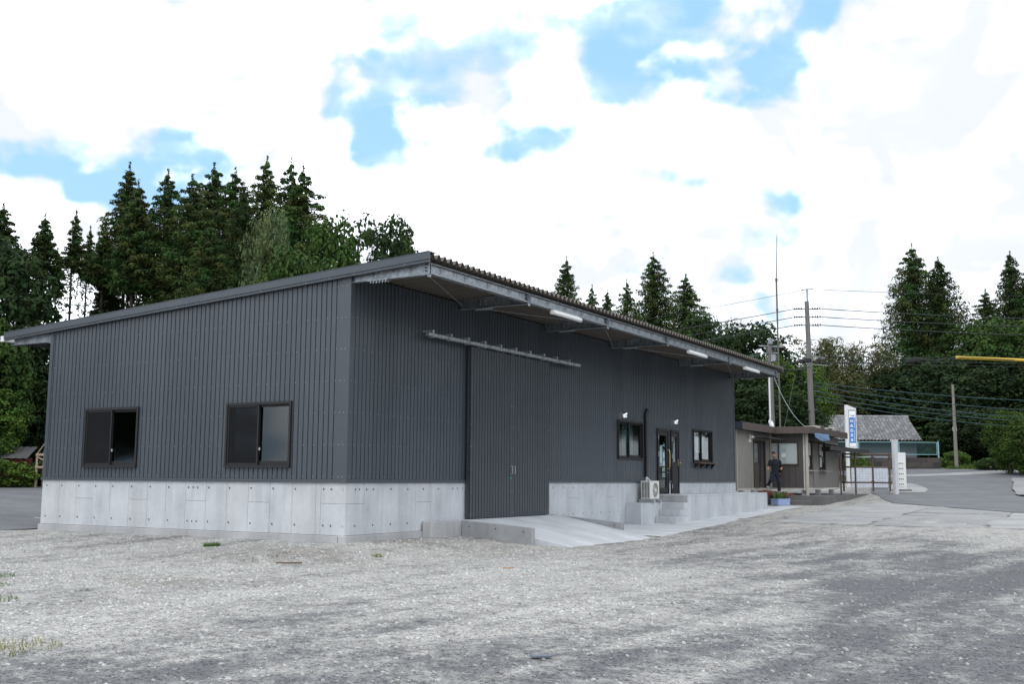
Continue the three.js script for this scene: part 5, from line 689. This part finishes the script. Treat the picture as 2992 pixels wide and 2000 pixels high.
  const bush = (label, k, x, z, h, w, group) => { const t = thing('bush', label, 'bush', [x, ground(x, z) - 0.1, z], x * 2, group), a = mesh('stems', stems, M.greyBark, t), c = mesh('foliage', bushKinds[k], M.leaf, t); a.scale.set(w, h / 2, w); c.scale.set(w / 1.1, h / 2, w / 1.1); };
  const vineKind = { crown: broadCrown(601, 10, 3.2, 0.3, 330, [0.055, 0.105, 0.02], 0.13, 36), trunk: broadKinds.green.trunk };
  tree('vine_mound', 'tall rounded vine-covered mound at the right edge by the road', 'vine', vineKind, 56.2, 6.9, 5.6, 1.45, 0.6, null, 10, 3.2, M.greyBark); tree('vine_mound', 'vine-covered mound cut by the right edge of the view', 'vine', vineKind, 54.2, 8.2, 5.3, 1.6, 1.6, null, 10, 3.2, M.greyBark);
  [['low bright bush at the end of the block wall', 0, 64.6, 2.6, 1.3, 1.0], ['dark green bush at the foot of the vine mound', 1, 57.2, 8.4, 1.3, 1.2], ['low bush between the slim pole and the vine mound', 1, 61.5, 5.4, 0.9, 1.2], ['dark thicket bush closing the gap behind the slim pole', 1, 75.5, 2.6, 3.4, 2.6], ['dark thicket bush closing the gap left of the vine mound', 1, 74.5, 5.4, 3.4, 2.8], ['dark thicket bush under the trees by the right edge', 1, 73.5, 8.2, 3.4, 2.8], ['dark thicket bush right of the tiled house', 1, 77, -0.6, 3.4, 2.6], ['small bush behind the pipe gate on the wall', 0, 50.5, -1.0, 1.6, 0.8], ['light green bush at the far left in front of the red shed', 0, 11.9, -29.9, 1.7, 1.3], ['yellow-green bush left of the warehouse corner', 0, 13.6, -29.4, 1.2, 1.0], ['dark green bush at the left edge of the view', 1, 10.6, -29.8, 2.3, 1.3], ['green bush half hidden by the left warehouse corner', 1, 15.8, -29.8, 1.3, 1.2]].forEach(a => bush(...a));
}
{ // grass on the banks and tufts in the gravel
  const r = rng(71), q = [], c = [], blade = (x, z, h, w, col) => { const a = r() * 6.28, y = ground(x, z), dx = Math.cos(a), dz = Math.sin(a), b = (r() - 0.5) * h * 0.9; q.push(x - dz * w, y - 0.02, z + dx * w, x + dz * w, y - 0.02, z - dx * w, x + dx * b, y + h, z + dz * b); const v = 0.7 + 0.6 * r(); for (let k = 0; k < 3; k++) c.push(col[0] * v, col[1] * v, col[2] * v); };
  for (let i = 0; i < 26000; i++) { const s = r(); if (s < 0.55) blade(8 + 12 * r(), -31 - 5 * r(), 0.15 + 0.3 * r(), 0.03, [0.10, 0.15, 0.035]); else { const x = 62 + 8 * r(); blade(x, 2.4 + 9 * r(), 0.1 + 0.25 * r(), 0.035, [0.09, 0.14, 0.03]); } }
  const g = new THREE.BufferGeometry(); g.setAttribute('position', new THREE.Float32BufferAttribute(q, 3)); g.setAttribute('color', new THREE.Float32BufferAttribute(c, 3)); g.computeVertexNormals(); const m = mesh('grass', g, M.leaf, scene); tag(m, 'grass verge at the edge of the trees', 'grass', null, 'stuff');
  const tuft = (label, x, z, s, n, col) => { const rr = rng(Math.round(x * 91 + z * 17 + 5000)), p = [], cc = []; for (let i = 0; i < n; i++) { const a = rr() * 6.28, d = s * Math.sqrt(rr()), bx = Math.cos(a) * d, bz = Math.sin(a) * d, h = (0.02 + 0.055 * rr()) * (s > 0.2 ? 1 : 0.9), w = 0.004 + 0.004 * rr(), l = rr() * 6.28, y = ground(x + bx, z + bz) - ground(x, z); p.push(bx - w * Math.sin(l), y - 0.02, bz + w * Math.cos(l), bx + w * Math.sin(l), y - 0.02, bz - w * Math.cos(l), bx + Math.cos(l) * h * 0.8, y + h, bz + Math.sin(l) * h * 0.8); const v = 0.7 + 0.6 * rr(); for (let k = 0; k < 3; k++) cc.push(col[0] * v, col[1] * v, col[2] * v); } const gg = new THREE.BufferGeometry(); gg.setAttribute('position', new THREE.Float32BufferAttribute(p, 3)); gg.setAttribute('color', new THREE.Float32BufferAttribute(cc, 3)); gg.computeVertexNormals(); const o = mesh('weed_tuft', gg, M.leaf, scene); o.position.set(x, ground(x, z), z); tag(o, label, 'weed', 'weeds in the gravel'); };
  const gp = [[-1.35, -2.2, 0.16, 140, 'small green weed near the middle of the end wall'], [-0.95, 1.5, 0.1, 40, 'thin yellowish weed near the warehouse corner'], [-7.6, -0.3, 0.5, 160, 'sprawling weed patch at the left, upper one'], [-8.5, 1.2, 0.4, 150, 'sprawling weed patch at the left edge, lower one'], [-10.6, 4.7, 0.45, 90, 'dry yellowish weeds at the lower left edge'], [-6.6, -1.4, 0.35, 70, 'sparse weeds in the gravel at the far left']];
  for (const [x, z, s, n, l] of gp) tuft(l, x, z, s, n * 3, l.includes('yellow') ? [0.22, 0.22, 0.06] : [0.08, 0.14, 0.035]);
}
// ---------------------------------------------------------------- poles, mast, wires
{
  const t = thing('utility_pole', 'tall grey concrete utility pole with three insulator arms behind the office', 'pole', [48.0, ground(48, -3.1), -3.1]), h = 12.0 - ground(48, -3.1);
  part('pole', bar(V3(0.25, -0.5, 0), V3(-0.4, h, 0), 0.21, 0.13, 14), M.pole, t); part('top_rod', bar(V3(-0.4, h - 0.4, 0.05), V3(-0.44, h + 0.75, 0.05), 0.05), M.galv, t); part('top_cross', bar(V3(-0.44, h + 0.72, -0.3), V3(-0.44, h + 0.72, 0.4), 0.025), M.galv, t);
  for (const y of [h - 0.45, h - 0.95, h - 1.45]) { const a = part('insulator_arm', [bar(V3(-0.37, y, -0.1), V3(-0.05, y - 0.03, 0.62), 0.03), bar(V3(-0.37, y, 0), V3(-0.7, y - 0.02, -0.66), 0.03)], M.wire, t); part('insulator', [0.3, 0.44, 0.58, 0.72].flatMap(s => [new THREE.CylinderGeometry(0.07, 0.07, 0.05, 8).rotateX(1.4).translate(-0.2 + s * 0.2, y + 0.02, s * 0.95), new THREE.CylinderGeometry(0.07, 0.07, 0.05, 8).rotateX(1.4).translate(-0.5 - s * 0.25, y + 0.0, -s * 0.95)]), M.wire, a); }
  const st = []; for (let k = 0; k < 14; k++) { const y = 1.5 + k * 0.55; st.push(bar(V3(0.2 - y * 0.055, y, 0), V3(0.2 - y * 0.055, y, k % 2 ? 0.36 : -0.36), 0.01)); } part('step_bolt', st, M.galv, t);
  part('cross_arm', [bar(V3(-0.2, h - 3.3, 0), V3(0.3, h - 3.4, 0.8), 0.025), bar(V3(-0.2, h - 3.8, 0), V3(0.3, h - 3.9, 1.0), 0.025), bar(V3(-0.2, h - 3.1, -0.1), V3(0.2, h - 3.1, 0.5), 0.025)], M.galv, t);
  const u = thing('utility_pole', 'shorter concrete pole with tangled fittings beside the white mast pipe', 'pole', [42.2, ground(42.2, -3.8), -3.8]), k = 8.9 - ground(42.2, -3.8);
  part('pole', bar(V3(0.1, -0.5, 0), V3(-0.2, k, 0), 0.19, 0.13, 12), M.pole, u); part('fittings', [bar(V3(-0.5, k - 0.2, -0.5), V3(0.2, k - 0.25, 0.7), 0.04), bar(V3(-0.4, k - 0.6, -0.3), V3(0.1, k - 0.6, 0.4), 0.04), new THREE.CylinderGeometry(0.13, 0.13, 0.3, 10).translate(-0.3, k + 0.05, 0.1), rbox(-0.35, -0.1, k - 1.1, k - 0.7, 0.1, 0.35, 0.03), tube([V3(-0.3, k - 0.2, -0.3), V3(-0.2, k - 0.7, 0.1), V3(-0.3, k - 0.3, 0.4), V3(-0.1, k - 0.9, 0.2)], 0.02, 5, 20)], M.galv, u);
  const a = thing('antenna_mast', 'very tall thin whip antenna mast above the office', 'antenna', [42.2, ground(42.2, -3.3), -3.35]), g0 = ground(42.2, -3.3);
  part('lower_tube', bar(V3(0, -0.4, 0), V3(-0.62, 12.36 - g0, 0.15), 0.055, 0.045, 8), M.greyBark, a); part('upper_tube', bar(V3(-0.62, 12.36 - g0, 0.15), V3(-0.82, 14.8 - g0, 0.3), 0.028, 0.018, 8), M.greyBark, a); part('whip', bar(V3(-0.82, 14.8 - g0, 0.3), V3(-0.86, 15.25 - g0, 0.33), 0.01, 0.006, 6), M.greyBark, a); part('joint', [cyl(0.07, 0.07, 0.16, -0.61, 12.26 - g0, 0.15), cyl(0.065, 0.065, 0.12, -0.5, 10.6 - g0, 0.12)], M.greyBark, a);
  const s = thing('utility_pole', 'slim pale leaning pole by the road at the right', 'pole', [62.8, ground(62.8, 2.9), 2.9]), b = ground(62.8, 2.9); part('pole', bar(V3(0.05, -0.4, 0.02), V3(-0.72, 7.85 - b, 0.1), 0.14, 0.08, 12), std(0.30, 0.27, 0.24, 0.85, { map: panelMap }), s); part('sleeve', [bar(V3(-0.28, 2.6, 0.05), V3(-0.31, 2.9, 0.05), 0.135)], M.white, s); part('band', bar(V3(0.03, 0.0, 0.02), V3(0.0, 0.3, 0.02), 0.15), std(0.05, 0.1, 0.3, 0.6), s);
  const wire = (name, label, p, q, sag, r, mat, group) => { const pts = []; for (let i = 0; i <= 16; i++) { const t = i / 16; pts.push(p.clone().lerp(q, t).add(V3(0, -4 * sag * t * (1 - t), 0))); } const m = mesh(name, joined(new THREE.TubeGeometry(new THREE.CatmullRomCurve3(pts), 40, r, 5, false)), mat, scene); tag(m, label, 'wire', group); };
  const teal = std(0.03, 0.075, 0.085, 0.6), right = (y, dz = 0) => V3(66, y, 30 + dz), left = (y, dz = 0) => V3(57, y, -58 + dz);
  ['top', 'middle', 'bottom'].forEach((n, i) => { const y = 11.55 - i * 0.5; wire('power_line', `${n} of the three heavy lines running right from the tall pole`, V3(48, y, -2.4), right(y - 0.3), 0.5, 0.024, M.wire, 'heavy lines right of the pole'); wire('power_line', `${n} of the three heavy lines running left from the tall pole`, V3(47.4, y, -3.8), left(y - 1.6), 0.7, 0.024, M.wire, 'heavy lines left of the pole'); });
  wire('earth_wire', 'thin wire running right from the very top of the tall pole', V3(47.6, 12.72, -2.9), right(12.5), 0.3, 0.012, M.wire); wire('earth_wire', 'thin wire running left from the very top of the tall pole', V3(47.6, 12.7, -3.3), left(11), 0.7, 0.012, M.wire);
  [8.7, 8.5, 8.3].forEach((y, i) => wire('low_voltage_line', `${ORD[i]} from top of the thin lines below the heavy ones at right`, V3(48, y, -2.6 - 0.1 * i), right(y - 0.2), 0.15, 0.014, M.wire, 'thin lines at mid pole'));
  [[7.1, 6.1, 0.9], [6.9, 5.9, 1.3], [6.6, 5.7, 1.5], [6.3, 5.3, 1.4], [6.1, 5.2, 1.6]].forEach(([y0, y1, sg], i) => wire('telephone_cable', `${ORD[i]} from top of the sagging teal cables crossing the dark trees`, V3(48, y0, -2.9), right(y1 + 0.7, -4), sg, 0.02, teal, 'sagging teal cables'));
  wire('telephone_cable', 'upper blue-green cable rising from behind the eave to the short pole', V3(41.9, 8.3, -3.8), V3(30, 5.6, -12), 0.1, 0.022, teal); wire('telephone_cable', 'lower blue-green cable rising from behind the eave to the short pole', V3(41.9, 7.8, -3.8), V3(33, 5.0, -12), 0.1, 0.022, teal);
  wire('telephone_cable', 'black cable from the short pole to the tall pole', V3(41.9, 7.6, -3.6), V3(47.9, 8.1, -3.0), 0.25, 0.024, M.wire);
  wire('guy_wire', 'pale service wire dropping from the short pole to the office roof', V3(42.0, 7.0, -3.6), V3(34.6, 3.7, 0.2), 0.5, 0.012, std(0.3, 0.36, 0.36, 0.6)); wire('guy_wire', 'dark stay wire slanting behind the mast pipe', V3(45, 7.4, -3.2), V3(38.5, 3.5, -2.2), 0, 0.014, M.wire);
  // the cable with its joint boxes and yellow guard
  const pts = [[41.9, 7.5, -3.2], [44.2, 8.02, -2.4], [45.6, 8.0, -1.2], [45.2, 7.8, 1.4], [43.6, 7.35, 2.6], [43, 7.65, 3.6], [42.6, 7.55, 4.8], [41.8, 7.56, 5.9], [43.6, 7.4, 9.2], [46, 7.2, 13]].map(p => V3(...p));
  const c = thing('guarded_cable', 'black cable with two splice boxes and a yellow guard tube', 'cable'); part('cable', tube(pts, 0.02, 6, 120), M.wire, c);
  for (const [p, l] of [[pts[1], 'splice box left of the pole'], [pts[5], 'splice box before the big cedars']]) part('splice_box', rbox(-0.12, 0.12, -0.12, 0.12, -0.42, 0.42, 0.05).rotateY(-0.6).translate(p.x, p.y, p.z), M.rubber, c).userData.label = l;
  part('guard_tube', [bar(pts[7], V3(42.7, 7.49, 7.55), 0.075), bar(V3(42.7, 7.49, 7.55), V3(43.6, 7.42, 9.2), 0.075), bar(V3(43.6, 7.42, 9.2), V3(46, 7.2, 13), 0.075)], std(0.62, 0.40, 0.03, 0.5), c);
}
{ // far left: red shed, timber rack
  const x = 13.2, z = -31.2, y = ground(x, z), s = thing('red_shed', 'low rusty red shed with a grey tin roof at the far left', 'shed', [x, y, z], -1.0);
  part('wall', [box(-1.9, 1.9, -0.2, 1.25, -1, 0.0)], std(0.16, 0.035, 0.03, 0.8, { map: panelMap }), s); const q = []; for (let k = 0; k < 26; k++) { const a = -2.05 + k * 0.16, f = i => 0.02 * (i % 2); q.push([[a, 1.2 + f(k), 0.18], [a + 0.16, 1.2 + f(k + 1), 0.18], [a + 0.16, 1.75 + f(k + 1), -1.0], [a, 1.75 + f(k), -1.0]]); } part('roof', quads(q), std(0.09, 0.09, 0.09, 0.85, { map: concreteMap }), s); const rb = []; for (let k = 0; k < 9; k++) rb.push(box(-1.85 + k * 0.45, -1.8 + k * 0.45, 0, 1.2, 0, 0.04)); part('wall_rib', rb, std(0.12, 0.03, 0.025, 0.8), s);
  const rx = 14.75, rz = -28.5, t = thing('timber_rack', 'pale timber rack with a blue sheet left of the warehouse corner', 'rack', [rx, ground(rx, rz), rz], -1.0), tm = std(0.36, 0.28, 0.2, 0.8, { map: panelMap });
  for (const [a, b] of [[-0.4, -0.4], [0.6, -0.4], [-0.4, 0.4], [0.6, 0.4]]) part('post', box(a - 0.04, a + 0.04, 0, 1.42, b - 0.04, b + 0.04), tm, t); for (const yy of [0.85, 1.4]) part('shelf', rbox(-0.45, 0.7, yy, yy + 0.1, -0.45, 0.48, 0.01), tm, t); part('brace', bar(V3(-0.4, 1.35, 0.45), V3(0.5, 0.95, 0.45), 0.03), tm, t); part('blue_sheet', extrude([[-0.2, 1.52], [0.7, 1.52], [0.7, 1.96], [0.02, 1.94]], 0.8).translate(0, 0, -0.4), std(0.03, 0.07, 0.2, 0.6), t); part('frame', [bar(V3(-0.4, 1.5, 0.42), V3(-0.05, 2.02, 0.42), 0.025), bar(V3(-0.05, 2.02, 0.42), V3(0.7, 2.02, 0.42), 0.025)], tm, t);
}
// ---------------------------------------------------------------- the man at the office door
{
  const J = (X, Y, z = 0) => V3((X - 830) / 391, (1335 - Y) / 391, z);
  const smin = (a, b, k) => { const h = clamp(0.5 + 0.5 * (b - a) / k, 0, 1); return lerp(b, a, h) - k * h * (1 - h); };
  const cap = (p, [a, b, ra, rb, sx = 1]) => { const d = b.clone().sub(a), t = clamp(p.clone().sub(a).dot(d) / d.lengthSq(), 0, 1), q = p.clone().sub(a.clone().addScaledVector(d, t)); q.z /= sx; return q.length() - lerp(ra, rb, t); };
  function body(bones, cell, k) {
    const lo = V3(9, 9, 9), hi = V3(-9, -9, -9); for (const [a, b, ra, rb] of bones) for (const [p, r] of [[a, ra], [b, rb]]) { lo.min(p.clone().subScalar(r + 0.05)); hi.max(p.clone().addScalar(r + 0.05)); }
    const size = Math.max(hi.x - lo.x, hi.y - lo.y, hi.z - lo.z), n = Math.min(150, Math.ceil(size / cell) + 4), mid = lo.clone().add(hi).multiplyScalar(0.5), half = size / 2 * 1.02, mc = new MarchingCubes(n, M.white, false, false, 60000); mc.isolation = 0; const p = V3();
    for (let z = 0; z < n; z++) for (let y = 0; y < n; y++) for (let x = 0; x < n; x++) { p.set((x - n / 2) / (n / 2) * half + mid.x, (y - n / 2) / (n / 2) * half + mid.y, (z - n / 2) / (n / 2) * half + mid.z); let d = 9; for (const b of bones) d = smin(d, cap(p, b), k); mc.field[x + y * n + z * n * n] = -d; }
    mc.update(); const c = mc.count, g = new THREE.BufferGeometry(), pos = mc.positionArray.slice(0, c * 3), nor = mc.normalArray.slice(0, c * 3); for (let i = 0; i < c; i++) { pos[3 * i] = pos[3 * i] * half + mid.x; pos[3 * i + 1] = pos[3 * i + 1] * half + mid.y; pos[3 * i + 2] = pos[3 * i + 2] * half + mid.z; } g.setAttribute('position', new THREE.BufferAttribute(pos, 3)); g.setAttribute('normal', new THREE.BufferAttribute(nor, 3)); return g;
  }
  const skin = std(0.36, 0.2, 0.14, 0.6), shirt = std(0.008, 0.011, 0.015, 0.95), jeans = std(0.010, 0.014, 0.032, 0.95), shoe = std(0.36, 0.36, 0.34, 0.7), hair = std(0.012, 0.01, 0.009, 0.6);
  const head = J(745, 697, 0.1), neck = J(757, 768, 0.05), chest = J(768, 840, 0.03), hip = J(768, 985, 0), shL = J(690, 808, 0.03), elL = J(660, 890, 0.02), haL = J(640, 915, 0.16), shR = J(842, 808, 0.02), elR = J(880, 900, -0.05), haR = J(855, 985, 0.08);
  const hL = J(735, 1005, 0), kL = J(690, 1110, 0.08), aL = J(652, 1205, -0.12), hR = J(800, 1005, 0), kR = J(822, 1140, 0.06), aR = J(830, 1295, 0.0);
  const t = thing('person', 'man in dark T-shirt and navy jeans stepping out of the office door', 'person', [28.55, 0.7, 0.42], -1.049);
  const fingers = (w, dir, dn) => { const out = [[w, w.clone().addScaledVector(dir, 0.07), 0.034, 0.038, 0.6]], sd = dir.clone().cross(dn).normalize(); [-0.03, -0.01, 0.01, 0.03].forEach((o, i) => { const a = w.clone().addScaledVector(dir, 0.075).addScaledVector(sd, o), l = [0.036, 0.042, 0.04, 0.032][i], b = a.clone().addScaledVector(dir, l), c = b.clone().addScaledVector(dir, l * 0.4).addScaledVector(dn, l * 0.8); out.push([a, b, 0.0095, 0.009], [b, c, 0.009, 0.008]); }); const th = w.clone().addScaledVector(dir, 0.03).addScaledVector(sd, -0.04); out.push([th, th.clone().addScaledVector(dir, 0.04).addScaledVector(dn, 0.03), 0.011, 0.009]); return out; };
  part('body', [body([[head.clone().add(V3(0, 0.035, 0)), head.clone().add(V3(0, -0.055, 0.015)), 0.088, 0.066], [head.clone().add(V3(0, -0.04, -0.01)), neck, 0.052, 0.058], [neck, chest, 0.06, 0.1, 1], [chest, hip, 0.115, 0.12, 0.8], [shL, elL, 0.048, 0.042], [elL, haL, 0.042, 0.028], [shR, elR, 0.048, 0.042], [elR, haR, 0.042, 0.028], [hL, kL, 0.075, 0.052], [kL, aL, 0.05, 0.036], [hR, kR, 0.075, 0.052], [kR, aR, 0.05, 0.036]], 0.014, 0.02),
    body([[head.clone().add(V3(0, 0.03, 0.0)), head.clone().add(V3(0, -0.055, 0.022)), 0.089, 0.064], [head.clone().add(V3(0, 0.0, 0.085)), head.clone().add(V3(0, -0.03, 0.105)), 0.01, 0.017], [head.clone().add(V3(-0.03, -0.005, 0.078)), head.clone().add(V3(-0.03, -0.004, 0.079)), 0.014, 0.014], [head.clone().add(V3(0.03, -0.005, 0.078)), head.clone().add(V3(0.03, -0.004, 0.079)), 0.014, 0.014], [head.clone().add(V3(-0.025, -0.07, 0.078)), head.clone().add(V3(0.025, -0.07, 0.078)), 0.009, 0.009], [head.clone().add(V3(-0.088, 0.01, 0)), head.clone().add(V3(-0.088, -0.03, 0)), 0.016, 0.013], [head.clone().add(V3(0.088, 0.01, 0)), head.clone().add(V3(0.088, -0.03, 0)), 0.016, 0.013]], 0.006, 0.012),
    body(fingers(haL, V3(-0.35, -0.3, 0.89).normalize(), V3(0.2, -0.9, -0.2).normalize()), 0.0045, 0.006), body(fingers(haR, V3(-0.3, -0.85, 0.4).normalize(), V3(-0.7, 0.1, -0.2).normalize()), 0.0045, 0.006)], skin, t);
  part('hair', body([[head.clone().add(V3(0, 0.066, -0.02)), head.clone().add(V3(0, 0.07, 0.02)), 0.094, 0.074], [head.clone().add(V3(0, 0.02, -0.045)), head.clone().add(V3(0, -0.02, -0.05)), 0.08, 0.07]], 0.012, 0.02), hair, t);
  part('beard', [body([[head.clone().add(V3(-0.05, -0.07, 0.045)), head.clone().add(V3(0, -0.108, 0.066)), 0.016, 0.024], [head.clone().add(V3(0.05, -0.07, 0.045)), head.clone().add(V3(0, -0.108, 0.066)), 0.016, 0.024]], 0.008, 0.01), bar(head.clone().add(V3(-0.045, 0.018, 0.088)), head.clone().add(V3(-0.015, 0.02, 0.094)), 0.006), bar(head.clone().add(V3(0.045, 0.018, 0.088)), head.clone().add(V3(0.015, 0.02, 0.094)), 0.006)], hair, t);
  part('shirt', body([[neck.clone().add(V3(0.02, -0.04, 0)), chest, 0.09, 0.14, 0.9], [shL.clone().add(V3(0.04, 0, 0)), shR.clone().add(V3(-0.04, 0, 0)), 0.08, 0.08], [chest, hip, 0.165, 0.16, 0.72], [shL, shL.clone().lerp(elL, 0.75), 0.078, 0.07], [shR, shR.clone().lerp(elR, 0.75), 0.078, 0.07]], 0.016, 0.04), shirt, t);
  part('jeans', body([[hip.clone().add(V3(-0.05, -0.02, 0)), hip.clone().add(V3(0.05, -0.02, 0)), 0.135, 0.135, 0.8], [hL, kL, 0.1, 0.075], [kL, aL, 0.075, 0.06], [hR, kR, 0.1, 0.075], [kR, aR, 0.075, 0.062]], 0.015, 0.03), jeans, t);
  part('shoe', body([[aL.clone().add(V3(0, -0.02, -0.03)), aL.clone().add(V3(-0.03, -0.07, 0.14)), 0.045, 0.04]], 0.012, 0.01), shoe, t); part('shoe', body([[aR.clone().add(V3(0, -0.03, -0.03)), aR.clone().add(V3(-0.02, -0.06, 0.15)), 0.045, 0.04]], 0.012, 0.01), shoe, t);
  const f = mesh('folder', joined(rbox(-0.015, 0.015, -0.16, 0.12, -0.11, 0.11, 0.006)), M.black, scene); f.position.copy(haR.clone().add(V3(-0.03, 0.0, 0.03)).applyAxisAngle(V3(0, 1, 0), -1.049)).add(V3(28.55, 0.7, 0.42)); f.rotation.y = -0.7; tag(f, 'thin black folder held at his side by the man', 'folder');
}
{ // bits of litter in the yard
  const it = (name, label, cat, geo, mat, x, z, turn) => { const m = mesh(name, joined(geo), mat, scene); m.position.set(x, ground(x, z) + 0.012, z); m.rotation.y = turn; tag(m, label, cat); };
  it('batten', 'short dark wooden batten lying in the gravel before the end wall', 'batten', rbox(-0.22, 0.22, 0, 0.02, -0.02, 0.02, 0.004), M.wood, -2.45, 0.75, -0.95); it('wood_chip', 'small orange-brown wood chip in the gravel before the ramp', 'wood chip', rbox(-0.1, 0.1, 0, 0.015, -0.012, 0.012, 0.004), std(0.4, 0.2, 0.06, 0.8), -1.2, 4.4, -0.7); it('slate_chip', 'flat dark stone chip near the lower middle', 'stone', rbox(-0.09, 0.09, 0, 0.015, -0.04, 0.04, 0.004), std(0.12, 0.14, 0.17, 0.9), -8.6, 9.0, -0.8);
}
scene.traverse(o => { if (o.isMesh) { o.castShadow = true; o.receiveShadow = true; } });
renderer.setSize(1024, 685);
renderer.render(scene, camera);
